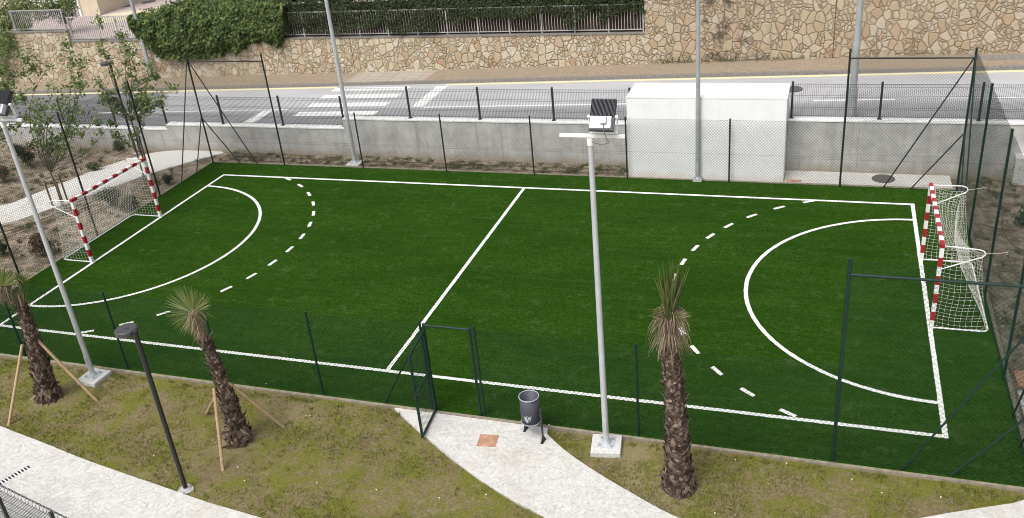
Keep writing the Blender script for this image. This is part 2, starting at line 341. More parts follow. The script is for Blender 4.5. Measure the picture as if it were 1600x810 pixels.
def leafmat(name, stops, rough=0.65, trans=0.25):
    t = NT(name, rough, 0.3)
    r = t.ramp(t.geo.outputs['Random Per Island'], [(i / (len(stops) - 1), s) for i, s in enumerate(stops)])
    t.col(t.mix(t.ramp(t.noise(1.3, 4), [(0.35, 0.0), (0.7, 0.35)]), r, tuple(x * 0.6 for x in stops[0])))
    tr = t.n('ShaderNodeBsdfTranslucent'); t.l(r, tr.inputs['Color'])
    mx = t.n('ShaderNodeMixShader'); mx.inputs[0].default_value = trans
    out = t.t.nodes['Material Output']; t.l(t.b.outputs[0], mx.inputs[1]); t.l(tr.outputs[0], mx.inputs[2]); t.l(mx.outputs[0], out.inputs['Surface'])
    return t.mat
M['leaf'] = leafmat('young_tree_leaf', [(0.10, 0.145, 0.04), (0.15, 0.21, 0.065), (0.21, 0.275, 0.10), (0.34, 0.40, 0.19)])
M['ivy'] = leafmat('ivy_leaf', [(0.035, 0.060, 0.018), (0.065, 0.105, 0.028), (0.11, 0.16, 0.045), (0.24, 0.29, 0.09)])
M['hedge'] = leafmat('hedge_leaf', [(0.022, 0.034, 0.013), (0.038, 0.056, 0.020), (0.058, 0.082, 0.028), (0.09, 0.11, 0.05)])
M['bush'] = leafmat('dark_bush_leaf', [(0.025, 0.035, 0.018), (0.042, 0.058, 0.028), (0.065, 0.08, 0.04), (0.11, 0.11, 0.06)])
M['redbush'] = leafmat('reddish_bush_leaf', [(0.055, 0.05, 0.028), (0.08, 0.09, 0.04), (0.16, 0.08, 0.055), (0.24, 0.12, 0.09)])
M['blade'] = leafmat('grass_blade', [(0.075, 0.095, 0.012), (0.14, 0.165, 0.02), (0.21, 0.235, 0.035), (0.32, 0.30, 0.10)], 0.7, 0.3)
M['weed'] = leafmat('weed_leaf', [(0.05, 0.07, 0.025), (0.085, 0.11, 0.04), (0.13, 0.145, 0.06), (0.2, 0.17, 0.1)], 0.7, 0.2)
M['bark'] = simple('young_bark', (0.14, 0.11, 0.08), 0.9, 0.2, var=0.3, scale=20)
M['frond'] = leafmat('palm_frond_green', [(0.050, 0.078, 0.014), (0.080, 0.115, 0.022), (0.12, 0.15, 0.04), (0.22, 0.23, 0.095)], 0.55, 0.2)
M['dead'] = leafmat('palm_frond_dry', [(0.12, 0.085, 0.055), (0.20, 0.15, 0.10), (0.29, 0.23, 0.155), (0.42, 0.35, 0.25)], 0.8, 0.1)
M['boot'] = leafmat('palm_leaf_base', [(0.050, 0.034, 0.026), (0.12, 0.083, 0.064), (0.19, 0.140, 0.11), (0.33, 0.26, 0.205)], 0.85, 0.0)
M['fibre'] = simple('palm_fibre', (0.085, 0.058, 0.042), 0.95, 0.1, var=0.4, scale=22, bump=0.8)

# ------------------------------------------------------------------ the ground
mb = MB(); mb.box(-400, 400, -400, 7.2, -1.2, -0.06); tag(mb.build('ground', M['soil']), kind='structure')
# garden soil: gently uneven sheet round the pitch
def gridsheet(x0, x1, y0, y1, step, fz):
    mb = MB(); nx = int((x1 - x0) / step) + 1; ny = int((y1 - y0) / step) + 1
    vs = [(x0 + (x1 - x0) * i / (nx - 1), y0 + (y1 - y0) * j / (ny - 1)) for j in range(ny) for i in range(nx)]
    mb.add([(x, y, fz(x, y)) for x, y in vs], [(j*nx+i, j*nx+i+1, (j+1)*nx+i+1, (j+1)*nx+i) for j in range(ny-1) for i in range(nx-1)], True)
    return mb
def nz2(x, y, s, a): return pnoise(V((x * s, y * s, 3.7))) * a
tag(gridsheet(-34, -12.17, -12, 7.1, 0.28, lambda x, y: -0.01 + nz2(x, y, 1.2, 0.05) + nz2(x, y, 4, 0.02)).build('garden_bed', M['soil']), kind='structure')
tag(gridsheet(12.17, 24, -6.0, 7.1, 0.28, lambda x, y: -0.01 + nz2(x, y, 1.2, 0.05) + nz2(x, y, 4, 0.02)).build('garden_bed', M['soil']), kind='structure')
tag(gridsheet(-12.17, 2.97, 6.14, 7.1, 0.12, lambda x, y: -0.015 + nz2(x, y, 2, 0.03) + nz2(x, y, 7, 0.015) + 0.05 * max(0, y - 6.3)).build('garden_bed', M['soil']), kind='structure')
tag(gridsheet(-16, 22, -14, -6.12, 0.16, lambda x, y: -0.012 + nz2(x, y, 1.1, 0.03) + nz2(x, y, 5, 0.014)).build('lawn', M['lawn']), kind='structure')

# turf and its concrete edging
mb = MB(); mb.sheet([(-12.06, -6.06), (12.06, -6.06), (12.06, 6.04), (-12.06, 6.04)], 0.03); tag(mb.build('artificial_turf', M['turf']), kind='structure')
mb = MB()
mb.box(-12.12, 12.12, -6.125, -6.06, -0.2, 0.04); mb.box(-12.17, 12.17, 6.04, 6.14, -0.2, 0.038)
mb.box(-12.14, -12.06, -6.06, 6.04, -0.2, 0.04); mb.box(12.06, 12.14, -6.06, 6.04, -0.2, 0.04)
tag(mb.build('pitch_kerb', M['edging']), kind='structure')

# pitch markings: 0.1 m wide white turf, slightly ragged edges
L2, W2, LW = 10.848, 4.962, 0.092
def strip(mb, pts, w, z, jit=0.006, step=0.05):
    P = []
    for a, b in zip(pts[:-1], pts[1:]):
        a = V((a[0], a[1], 0)); b = V((b[0], b[1], 0)); n = max(1, int((b - a).length / step))
        for i in range(n): P.append(a.lerp(b, i / n))
    P.append(V((pts[-1][0], pts[-1][1], 0))); vs = []
    for i, p in enumerate(P):
        d = (P[min(i+1, len(P)-1)] - P[max(i-1, 0)]).normalized(); nn = V((-d.y, d.x, 0))
        for s_ in (-1, 1):
            q = p + nn * s_ * (w / 2 + random.uniform(-jit, jit)); vs.append((q.x, q.y, z))
    mb.add(vs, [(2*i, 2*i+2, 2*i+3, 2*i+1) for i in range(len(P)-1)])
mb = MB(); Z1, Z2, Z3 = 0.036, 0.040, 0.044
for s_ in (-1, 1):
    strip(mb, [(-L2 - LW/2, s_ * W2), (L2 + LW/2, s_ * W2)], LW, Z1)
    strip(mb, [(s_ * L2, -W2 - LW/2), (s_ * L2, W2 + LW/2)], LW, Z2)
strip(mb, [(0, -W2), (0, W2)], LW, Z2)
for s_ in (-1, 1):
    R = 3.93
    strip(mb, [(s_ * (L2 - R * 0.975 * math.cos(a)), R * 1.012 * math.sin(a)) for a in [rad(-90 + 3 * i) for i in range(61)]], LW, Z3)
    for a0 in (-61.2, -51.5, -42.2, -33.1, -24.8, -16.4, -8.0, 0.5, 9.0, 17.4, 25.6, 33.8, 42.8, 52.3, 61.6):
        hl = 1.75 if abs(a0) < 61 else 1.75
        strip(mb, [(s_ * (L2 - 5.5 * math.cos(rad(a0 + k))), 5.5 * math.sin(rad(a0 + k))) for k in (-hl, 0, hl)], LW, Z3)
tag(mb.build('pitch_markings', M['line']), kind='structure')

# pale paths
left_edge = [(-16, -6.3), (-11, -7.55)] + [G(*p)[:2] for p in ((0, 668), (60, 690), (125, 717), (195, 742), (260, 764), (330, 789), (400, 808))]
gate_left = [G(*p)[:2] for p in ((617, 641), (650, 671), (700, 713), (745, 749), (800, 783), (850, 808))]
gate_right = [G(*p)[:2] for p in ((855, 680), (872, 697), (900, 719), (940, 745), (1000, 780), (1050, 808))]
right_edge = [G(*p)[:2] for p in ((1450, 809), (1500, 801), (1550, 793), (1600, 786))]
def smooth(pts, it=2):
    pts = [tuple(p) for p in pts]
    for _ in range(it):
        q = [pts[0]]
        for a, b in zip(pts[:-1], pts[1:]):
            q += [(a[0]*.75 + b[0]*.25, a[1]*.75 + b[1]*.25), (a[0]*.25 + b[0]*.75, a[1]*.25 + b[1]*.75)]
        pts = q + [pts[-1]]
    return pts
poly = smooth(left_edge + [(3.0, -9.95), (6.2, -10.1)]) + smooth([(6.6, -9.75), (6.0, -9.2)] + gate_left[::-1]) + [(0.72, -6.13), (3.92, -6.13)] \
     + smooth(gate_right + [(7.6, -8.25), (8.8, -7.95)] + right_edge + [(13.2, -5.2), (13.4, -3.2)]) + [(15.6, -3.2), (15.6, -16), (-16, -16)]
mb = MB(); mb.sheet(poly[::-1], 0.028, 0.06); tag(mb.build('path', M['path']), kind='structure')
mb = MB(); mb.sheet([(12.2, -6.3), (13.5, -6.3), (13.5, -3.3), (12.2, -3.3)], 0.033, 0.06); tag(mb.build('path', M['path']), kind='structure')
gp = smooth([(-24, -5.2)] + [tuple(G(*p)[:2]) for p in ((0, 356), (75, 330), (150, 304), (238, 272), (262, 265), (300, 254), (350, 241))]) \
   + smooth([tuple(G(*p)[:2]) for p in ((346, 238), (290, 236), (240, 239), (165, 261), (100, 287), (50, 307), (0, 327))] + [(-24, -2.6)])
mb = MB(); mb.sheet(gp, 0.045, 0.08); tag(mb.build('path', M['path']), kind='structure')
mb = MB(); mb.sheet([(7.5, 6.15), (11.92, 6.15), (11.92, 7.04), (7.5, 7.04)], 0.042, 0.1)
mb.sheet([(2.97, 6.145), (7.5, 6.145), (7.5, 6.16), (2.97, 6.16)], 0.03)
tag(mb.build('concrete_apron', M['path']), kind='structure')

# ------------------------------------------------------------------ road, sidewalk, upper terrace
SL, Z0 = 0.0268, 1.25
def rz(x): return Z0 + SL * max(-60, min(60, x))
def slope_box(mb, x0, x1, y0, y1, dz, h=0.3, n=1):
    for i in range(n):
        a = x0 + (x1 - x0) * i / n; b = x0 + (x1 - x0) * (i + 1) / n
        za, zb = rz(a) + dz, rz(b) + dz
        mb.add([(a,y0,za-h),(b,y0,zb-h),(b,y1,zb-h),(a,y1,za-h),(a,y0,za),(b,y0,zb),(b,y1,zb),(a,y1,za)],
               [(0,3,2,1),(4,5,6,7),(0,1,5,4),(1,2,6,5),(2,3,7,6),(3,0,4,7)])
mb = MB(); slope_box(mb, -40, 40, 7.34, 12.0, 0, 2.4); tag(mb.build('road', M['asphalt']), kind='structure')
mb = MB(); slope_box(mb, -40, 40, 12.0, 12.13, 0.115, 2.0)
tag(mb.build('road_kerb', M['kerb']), kind='structure')
mb = MB(); slope_box(mb, -40, -9.7, 12.13, 13.5, 0.12, 2.0); slope_box(mb, -6.2, 40, 12.13, 13.5, 0.12, 2.0)
tag(mb.build('sidewalk', M['paving']), kind='structure')
mb = MB(); slope_box(mb, -9.7, -6.2, 12.13, 13.5, 0.118, 2.0); tag(mb.build('sidewalk', M['slabs']), kind='structure')
def rstrip(mb, quad, dz=0.004):
    mb.add([(x, y, rz(x) + dz) for x, y in quad], [(0, 1, 2, 3)])
mb = MB()
for k, (y0, y1) in enumerate(((8.35, 8.83), (9.38, 9.85), (10.38, 10.85), (11.30, 11.72))):
    rstrip(mb, [(-9.9, y0), (-6.6, y0), (-6.6, y1), (-9.9, y1)])
rstrip(mb, [(-5.5, 9.25), (-5.05, 9.25), (-5.05, 11.7), (-5.5, 11.7)])
rstrip(mb, [(-11.6, 7.5), (-11.15, 7.5), (-11.15, 9.05), (-11.6, 9.05)])
rstrip(mb, [(-5.0, 9.12), (6, 9.16), (6, 9.27), (-5.0, 9.23)])
rstrip(mb, [(-19.5, 9.0), (-10.6, 9.08), (-10.6, 9.18), (-19.5, 9.1)])
for a in (8.15, 11.7, 15.4): rstrip(mb, [(a, 9.2), (a + 2.3, 9.2), (a + 2.3, 9.31), (a, 9.31)])
tag(mb.build('road_markings', M['roadpaint']), kind='structure')
mb = MB(); rstrip(mb, [(-40, 11.76), (-9.9, 11.76), (-9.9, 11.93), (-40, 11.93)]); rstrip(mb, [(-5.2, 11.76), (40, 11.76), (40, 11.93), (-5.2, 11.93)])
tag(mb.build('kerb_line', M['yellow']), kind='structure')
mb = MB(); mb.box(-400, 2.3, 13.82, 400, -1.1, 2.5); tag(mb.build('upper_terrace', M['mauve']), kind='structure')
mb = MB(); mb.box(2.3, 400, 13.82, 400, -1.1, 4.4); tag(mb.build('upper_terrace', M['soil']), kind='structure')

# retaining wall in three level steps
def wall_step(x0, x1, top, label):
    w = thing('retaining_wall', label, 'wall', ((x0 + x1) / 2, 7.2, 0), 'stepped sections of the concrete retaining wall')
    a = MB(); a.box(x0, x1, 7.05, 7.34, -0.9, top - 0.03); a.build('concrete_body', M['wallconc'], w)
    a = MB(); a.box(x0, x1, 7.03, 7.36, top - 0.03, top + 0.012); a.build('coping', M['coping'], w)
wall_step(-40, -14.52, 0.85, 'lowest step of the grey concrete retaining wall, behind the young trees at far left')
wall_step(-14.52, -7.08, 1.04, 'grey concrete retaining wall section below the zebra crossing, one step higher than the left end')
wall_step(-7.08, 2.96, 1.39, 'long grey concrete retaining wall section with white top, left of the white block')
wall_step(7.5, 34, 1.60, 'highest section of the grey concrete retaining wall, right of the white block')
# white utility block
w = thing('utility_block', 'plain white rendered utility block standing behind the far chain-link fence', 'utility block', (5.2, 6.8, 0))
a = MB(); a.box(2.97, 7.49, 6.16, 7.56, -0.2, 2.5); o = a.build('rendered_walls', M['render'], w)
bv = o.modifiers.new('b', 'BEVEL'); bv.width = 0.02; bv.segments = 2
a = MB(); a.box(2.965, 7.495, 6.155, 7.565, 2.5, 2.535); o = a.build('roof_slab', M['whitewall'], w)

a = MB(); a.box(13.42, 14.8, 6.62, 7.05, -.1, 0.78); o = a.build('concrete_block', M['footing'], origin=(14.1, 6.8, 0)); tag(o, 'low pale concrete block against the retaining wall at the right frame edge', 'concrete block')
b_ = o.modifiers.new('b', 'BEVEL'); b_.width = .02; b_.segments = 2
# stone-faced walls behind the road
def stone_wall(x0, x1, top, label, cap=True, th=0.35):
    w = thing('stone_wall', label, 'stone wall', ((x0 + x1) / 2, 13.65, rz((x0+x1)/2)))
    a = MB(); a.box(x0, x1, 13.5, 13.5 + th, 0, top); a.build('stone_facing', M['stone'], w)
    if cap: a = MB(); a.box(x0, x1, 13.47, 13.5 + th + .02, top, top + 0.05); a.build('coping', M['kerb'], w)
    return w
stone_wall(-40, -24.3, 2.99, 'crazy-paved beige stone wall section at far left with the taller top')
stone_wall(-24.3, 2.15, 2.53, 'long low beige crazy-paved stone wall below the railing and hedge')
stone_wall(2.15, 40, 4.5, 'tall beige crazy-paved stone wall rising past the top of view at right', th=0.5)

# ------------------------------------------------------------------ wire work
def chain(mb, A, B, z0, z1, cell=0.088, r=0.0027):
    A = V((A[0], A[1], 0)); B = V((B[0], B[1], 0)); L = (B - A).length; d = (B - A) / L; H = z1 - z0
    up = V((0, 0, 1)); n = d.cross(up)
    def P(s_, h, sg): return A + d * s_ + up * (z0 + h) + n * (0.0015 * sg)
    k = -H
    while k < L:
        for sg in (1, -1):
            if sg > 0: s0, h0, s1, h1 = k, 0, k + H, H
            else: s0, h0, s1, h1 = k, H, k + H, 0
            if s0 < 0: h0 += sg * (0 - s0); s0 = 0
            if s1 > L: h1 -= sg * (s1 - L); s1 = L
            if s1 - s0 < 0.01: continue
            mb.tube([P(s0, h0, sg), P(s1, h1, sg)], r, 3, False, smooth=False)
        k += cell
def straightwires(mb, A, B, zs, r=0.002):
    for z in zs: mb.tube([(A[0], A[1], z), (B[0], B[1], z)], r, 4, False)
def post(name, x, y, z1, parent, mat, r=0.024, z0=0.0):
    a = MB(); a.cyl((x, y), r, z0, z1, 10); a.cyl((x, y), r * 1.18, z1, z1 + 0.025, 10)
    for z in (0.55, 1.1, 1.75): 
        if z < z1: a.cyl((x, y), r * 1.2, z, z + 0.03, 10)
    return a.build(name, mat, parent)
def brace(a_, b_, parent, mat):
    a = MB(); a.tube([a_, b_], 0.019, 8); return a.build('brace', mat, parent)
YN, YF = -6.0, 6.0
# near side
f = thing('chain_link_fence', 'green chain-link fence along the lawn side of the pitch, nearest the viewer', 'fence', (0, YN, 0), 'four sides of the pitch fence')
for x in (-6.0, -3.45, -0.98, 5.63): post('post', x, YN, 2.0, f, M['green'])
for x in (1.50, 2.60): post('post', x, YN, 2.04, f, M['green'])
for x in (-12, -9, 9.0, 12): post('post', x, YN, 3.93, f, M['green'], 0.03)
a = MB()
for (x0, x1, h) in ((-12, -9, 3.9), (-9, 1.5, 1.98)): chain(a, (x0, YN), (x1, YN), 0.04, h, r=0.0030)
a.build('chain_link_mesh', M['mesh'], f)
a = MB()
for (x0, x1, h) in ((2.6, 9, 1.98), (9, 12, 3.9)): chain(a, (x0, YN), (x1, YN), 0.04, h, r=0.0030)
a.build('chain_link_mesh', M['mesh'], f)
a = MB()
for (x0, x1, zs) in ((-12, -9, (0.06, 1, 2, 3, 3.9)), (-9, 1.5, (0.06, 1.0, 1.98)), (2.6, 9, (0.06, 1.0, 1.98)), (9, 12, (0.06, 1, 2, 3, 3.9))): straightwires(a, (x0, YN + .004), (x1, YN + .004), zs)
a.build('tension_wire', M['mesh'], f)
for x0, x1 in ((-12, -9), (9, 12)):
    a = MB(); a.tube([(x0, YN, 3.68), (x1, YN, 3.68)], 0.024, 10); a.build('top_rail', M['green'], f)
for s_ in (-1, 1):
    brace((s_ * 12, YN, 3.75), (s_ * 10.1, YN, 0.03), f, M['green']); brace((s_ * 12, YN, 1.72), (s_ * 10.85, YN, 0.03), f, M['green'])
brace((1.50, YN, 1.85), (0.45, YN - 0.01, 0.03), f, M['green'])
# far side
f = thing('chain_link_fence', 'green chain-link fence along the far touchline in front of the concrete wall', 'fence', (0, YF, 0), 'four sides of the pitch fence')
for x in (-6.0, -2.98, 0.0, 2.96, 5.97): post('post', x, YF, 1.95, f, M['blackgreen'])
for x in (-12, -9.05, 9.02, 12): post('post', x, YF, 3.93, f, M['blackgreen'], 0.028)
a = MB()
for (x0, x1, h) in ((-12, -9.05, 3.9), (-9.05, 9.02, 1.93), (9.02, 12, 3.9)): chain(a, (x0, YF), (x1, YF), 0.04, h)
a.build('chain_link_mesh', M['mesh'], f)
a = MB()
for (x0, x1, zs) in ((-12, -9.05, (0.06, 1, 2, 3, 3.9)), (-9.05, 9.02, (0.06, 0.9, 1.93)), (9.02, 12, (0.06, 1, 2, 3, 3.9))): straightwires(a, (x0, YF - .004), (x1, YF - .004), zs)
a.build('tension_wire', M['mesh'], f)
for x0, x1 in ((-12, -9.05), (9.02, 12)):
    a = MB(); a.tube([(x0, YF, 3.70), (x1, YF, 3.70)], 0.022, 10); a.build('top_rail', M['blackgreen'], f)
for s_ in (-1, 1):
    brace((s_ * 12, YF, 3.75), (s_ * 10.15, YF, 0.03), f, M['blackgreen']); brace((s_ * 12, YF, 1.70), (s_ * 10.85, YF, 0.03), f, M['blackgreen'])
# ends
for s_, lab in ((-1, 'tall green chain-link fence behind the left goal'), (1, 'tall green chain-link fence behind the right goal')):
    f = thing('chain_link_fence', lab, 'fence', (s_ * 12, 0, 0), 'four sides of the pitch fence')
    mt = M['blackgreen'] if s_ < 0 else M['green']
    for y in (3, 0, -3): post('post', s_ * 12, y, 3.93, f, mt, 0.028)
    a = MB(); chain(a, (s_ * 12, YN), (s_ * 12, YF), 0.04, 3.9); a.build('chain_link_mesh', M['mesh'], f)
    a = MB(); straightwires(a, (s_ * 12.004, YN), (s_ * 12.004, YF), (0.06, 1, 2, 3, 3.9)); a.build('tension_wire', M['mesh'], f)
    for e in (-1, 1):
        brace((s_ * 12, e * 5.97, 3.75), (s_ * 12, e * 4.15, 0.03), f, mt); brace((s_ * 12, e * 5.97, 1.72), (s_ * 12, e * 5.0, 0.03), f, mt)

# gate with its open leaf
g = thing('gate', 'green steel gate standing open towards the lawn at the path', 'gate', (1.58, -6.03, 0))
a = MB()
a.tube([(1.585, -6.03, 0), (1.585, -6.03, 2.03)], 0.028, 10); a.tube([(2.525, -6.03, 0), (2.525, -6.03, 2.03)], 0.028, 10)
a.tube([(1.585, -6.03, 2.0), (2.525, -6.03, 2.0)], 0.024, 10); a.build('gate_frame', M['green'], g)
H0, H1 = V((1.60, -6.10, 0)), V((1.675, -6.93, 0))
def hp(t_, z): q = H0.lerp(H1, t_); return (q.x, q.y, z)
lf = MB()
for t_ in (0, 1): lf.bar(hp(t_, 0.05), hp(t_, 1.93), 0.04)
for z in (0.07, 1.02, 1.91): lf.bar(hp(0.02, z), hp(0.98, z), 0.036)
lf = lf.build('gate_leaf', M['green'], g)
a = MB()
for i in range(1, 17): a.tube([hp(i / 17, 0.08), hp(i / 17, 1.9)], 0.0025, 4, False)
for z in [0.1 + 0.15 * i for i in range(13)]: a.tube([hp(0, z), hp(1, z)], 0.0025, 4, False)
a.build('leaf_mesh', M['green'], lf)
a = MB(); a.box(1.655, 1.695, -6.965, -6.925, 0.97, 1.09); a.tube([(1.70, -6.955, 1.07), (1.75, -6.955, 1.07), (1.75, -6.86, 1.07)], 0.008, 6); a.build('lock', M['anthracite'], lf)
for z in (0.3, 1.7):
    a = MB(); a.cyl((1.595, -6.065), 0.02, z, z + 0.09, 8); a.build('hinge', M['green'], g)

# welded mesh panels on the retaining wall
def mesh_panel_fence(x0, x1, zb, posts, lab, y=7.2, H=1.03):
    f = thing('welded_mesh_fence', lab, 'fence', ((x0+x1)/2, y, zb), 'welded mesh fence panels on top of the retaining wall')
    a = MB(); x = x0
    while x <= x1:
        a.tube([(x, y, zb + 0.03), (x, y, zb + H)], 0.0042, 3, False, smooth=False); x += 0.05
    for z in (0.08, 0.28, 0.33, 0.63, 0.68, 0.93, 1.01): a.tube([(x0, y - .005, zb + z), (x1, y - .005, zb + z)], 0.005, 3, False, smooth=False)
    a.build('wire_panel', M['anthracite'], f)
    for px in posts:
        a = MB(); a.box(px - 0.03, px + 0.03, y + .006, y + 0.05, zb, zb + H + 0.05); a.box(px - 0.06, px + 0.06, y - 0.04, y + 0.08, zb, zb + 0.015); a.build('post', M['anthracite'], f)
mesh_panel_fence(-29.5, -14.56, 0.863, [-27, -24.4, -21.9, -19.5, -17.0, -14.62], 'dark welded mesh fence on the lowest wall step behind the young trees')
mesh_panel_fence(-14.5, -7.12, 1.053, [-12.12, -9.6, -7.15], 'dark welded mesh fence on the wall below the zebra crossing')
mesh_panel_fence(-7.05, 2.9, 1.403, [-4.6, -2.1, 0.4, 2.85], 'dark welded mesh fence on the wall left of the white block')
mesh_panel_fence(7.53, 24, 1.613, [7.58, 9.95, 12.47, 15, 17.5, 20, 22.5], 'dark welded mesh fence on the wall right of the white block')

# railings on the stone wall
def railing(x0, x1, zb, zt, lab, legs, backing=None, y=13.62):
    f = thing('railing', lab, 'railing', ((x0+x1)/2, y, zb), 'steel bar railings on top of the stone wall')
    a = MB(); x = x0
    while x <= x1: a.bar((x, y, zb + 0.09), (x, y, zt), 0.018, 0.03, up=V((0, 1, 0))); x += 0.115
    a.build('bars', M['railbar'], f)
    a = MB(); a.bar((x0, y, zb + 0.09), (x1, y, zb + 0.09), 0.04, 0.03); a.bar((x0, y, zt), (x1, y, zt), 0.04, 0.035); a.build('rail', M['railbar'], f)
    for lx in legs: a = MB(); a.bar((lx, y - .03, zb), (lx, y - .03, zt), 0.04, 0.04, up=V((0, 1, 0))); a.build('leg', M['railbar'], f)
    if backing: a = MB(); a.box(backing[0], backing[1], y + 0.05, y + 0.07, zb + 0.02, zt - 0.05); a.build('void_backing', M['backing'], f)  # added dark sheet, stands in for the shaded void behind the bars
railing(-24.2, -18.6, 2.58, 3.62, 'grey steel bar railing on the low stone wall left of the ivy', [-24.1, -21.5, -19.2])
railing(-27.4, -24.3, 3.04, 3.97, 'grey steel bar railing raised on the taller wall end at far left', [-27.3, -24.35])
railing(-18.5, 2.08, 2.58, 3.58, 'long grey bar railing on the stone wall, half hidden under the dark hedge', [-18.4 + 1.28 * i for i in range(17)], (-18.4, 2.05))

# ------------------------------------------------------------------ foliage tools
def leaf(mb, p, n, s, asp=0.55):
    n = n.normalized(); u = n.cross(V((random.gauss(0,1), random.gauss(0,1), random.gauss(0,1))))
    if u.length < 1e-3: return
    u.normalize(); w = n.cross(u); k = s * random.uniform(0.65, 1.25)
    a = p - u * k * .5; b = p + w * k * asp * .5 + n * k * 0.06; c_ = p + u * k * .5 - n * k * .12; d = p - w * k * asp * .5 + n * k * 0.06
    mb.add([a, b, c_, d], [(0, 1, 2), (0, 2, 3)])
def rnd(): return V((random.gauss(0,1), random.gauss(0,1), random.gauss(0,1)))
def rvec():
    v = rnd(); return v.normalized() if v.length > 1e-6 else V((0,0,1))
def limb(mb, a, b, r0, r1, bend=0.08, n=5):
    a = V(a); b = V(b); off = rnd() * bend * (b - a).length; pts = []
    for i in range(n):
        t_ = i / (n - 1); pts.append(a.lerp(b, t_) + off * math.sin(math.pi * t_))
    mb.tube(pts, r0, 6, False, r1); return pts
def young_tree(base, fork_z, tips, lab, trunk_r=0.035, leafs=0.135, dens=60, lean=(0,0)):
    """slender sapling: trunk, limbs to the tips, loose sprays of leaves on each"""
    b = V(base); t_ = thing('young_tree', lab, 'tree', base, 'young leafy trees in the garden bed')
    tr = MB(); cr = MB(); fk = b + V((lean[0], lean[1], fork_z)); tr.tube([b - V((0,0,.05)), b.lerp(fk, .5) + V((.02, .01, 0)), fk], trunk_r, 8, False, trunk_r * .7)
    lm = MB()
    for tip, rr in tips:
        tip = V(tip); start = fk if tip.z > fk.z + .2 else b.lerp(fk, 0.55)
        pts = limb(lm, start, tip, trunk_r * .5, 0.005, 0.07, 7)
        for q in pts[3:]:
            for _ in range(2):
                e = q + rvec() * rr * random.uniform(.5, 1.0) + V((0, 0, rr * .25)); sub = limb(lm, q, e, 0.006, 0.003, 0.1, 4)
                for _ in range(int(dens * 0.28)):
                    c_ = random.choice(sub) + rvec() * random.uniform(0.02, 0.16); leaf(cr, c_, rvec() + V((0, 0, .9)), leafs, 0.5)
        for _ in range(dens):
            c_ = tip + V((random.gauss(0, rr*.42), random.gauss(0, rr*.42), random.gauss(0, rr*.5))); leaf(cr, c_, rvec() + V((0,0,.9)), leafs, 0.5)
    tr.build('trunk', M['bark'], t_); lm.build('limbs', M['bark'], t_); cr.build('crown', M['leaf'], t_)
def bush(loc, r, h, mat, lab, n=900, ls=0.07, name='bush', group='bushes in the garden beds', elong=1.0):
    t_ = thing(name, lab, 'bush', loc, group); b = V(loc); a = MB(); s_ = MB()
    lobes = [(V((random.uniform(-.5,.5)*r*elong, random.uniform(-.5,.5)*r, h*random.uniform(.3,.78))), r*random.uniform(.35,.62)) for _ in range(9)]
    for c_, rr in lobes:
        limb(s_, b, b + c_, 0.012, 0.004, 0.1)
        for _ in range(n // 9):
            d = rvec(); k = random.random() ** .45; p = b + c_ + V((d.x*rr, d.y*rr, d.z*rr*.9)) * k
            if p.z < b.z + .02: p.z = b.z + random.uniform(.02, .1)
            leaf(a, p, d + rvec() * .7 + V((0,0,.5)), ls)
    s_.build('stems', M['bark'], t_); a.build('foliage', mat, t_)

# hedge behind the railing, ivy over the wall
hd = thing('hedge', 'dark green hedge rising behind and spilling over the long railing', 'hedge', (-8, 14.2, 2.5))
a = MB(); s_ = MB()
for i in range(34): x = -18 + i * .6; limb(s_, (x, 14.25, 2.45), (x + random.uniform(-.3,.3), 14.0, 3.9), 0.03, 0.01)
def hedge_top(x): return 4.05 + 0.25 * pnoise(V((x*.7, 0, 1))) + 0.12 * pnoise(V((x*2.3, 0, 5)))
for _ in range(21000):
    x = random.uniform(-18.6, 2.2); zt = hedge_top(x); low = 3.05 + 0.55 * pnoise(V((x * .9, 2, 7))) + 0.4 * pnoise(V((x * 2.6, 2, 3))) + (-.25 if x < -6 else .12)
    z = random.uniform(low, zt); f_ = 13.42 + 0.22 * pnoise(V((x*1.3, z*1.6, 0))) + .35 * max(0, (z - 3.6)) ** 1.3
    if random.random() < 0.22: z = random.uniform(2.65, 3.6); f_ = 13.72
    y = f_ + random.random() ** 2 * (0.7 if z > 3.6 else 0.2)
    leaf(a, V((x, y, z)), V((0, -1, .8)) + rvec() * .9, 0.09, 0.6)
for _ in range(15000):
    x = random.uniform(-18.6, 2.0); y = random.uniform(13.8, 17.3); z = hedge_top(x) + 0.1 + random.uniform(-.35, .1) + 0.22 * pnoise(V((x, y * 1.5, 0)))
    leaf(a, V((x, y, z)), V((0, -.3, 1)) + rvec() * .8, 0.10, 0.6)
s_.build('stems', M['bark'], hd); a.build('foliage', M['hedge'], hd)
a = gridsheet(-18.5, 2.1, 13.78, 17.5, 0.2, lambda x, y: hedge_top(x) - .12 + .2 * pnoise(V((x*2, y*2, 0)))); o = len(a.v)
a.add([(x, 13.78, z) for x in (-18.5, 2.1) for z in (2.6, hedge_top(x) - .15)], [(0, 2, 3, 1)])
M['core'] = simple('hedge_inner_shade', (0.020, 0.026, 0.012), .95, .05, var=.5, scale=14, bump=.6)  # near-black colour stands in for the shade inside the hedge
a.build('dark_core', M['core'], hd)
iv = thing('ivy', 'thick bright ivy curtain hanging over the stone wall beside the lamp column', 'ivy', (-16.8, 13.5, 1.8))
a = MB(); s_ = MB()
ivlow = [(-20.3, 2.9), (-19.9, 2.35), (-19.5, 1.85), (-18.9, 1.75), (-18.0, 1.68), (-17.2, 1.75), (-16.5, 1.80), (-15.9, 1.95), (-15.1, 2.05), (-14.7, 2.35), (-13.9, 2.5), (-13.2, 2.15), (-12.9, 2.55), (-12.6, 3.0)]
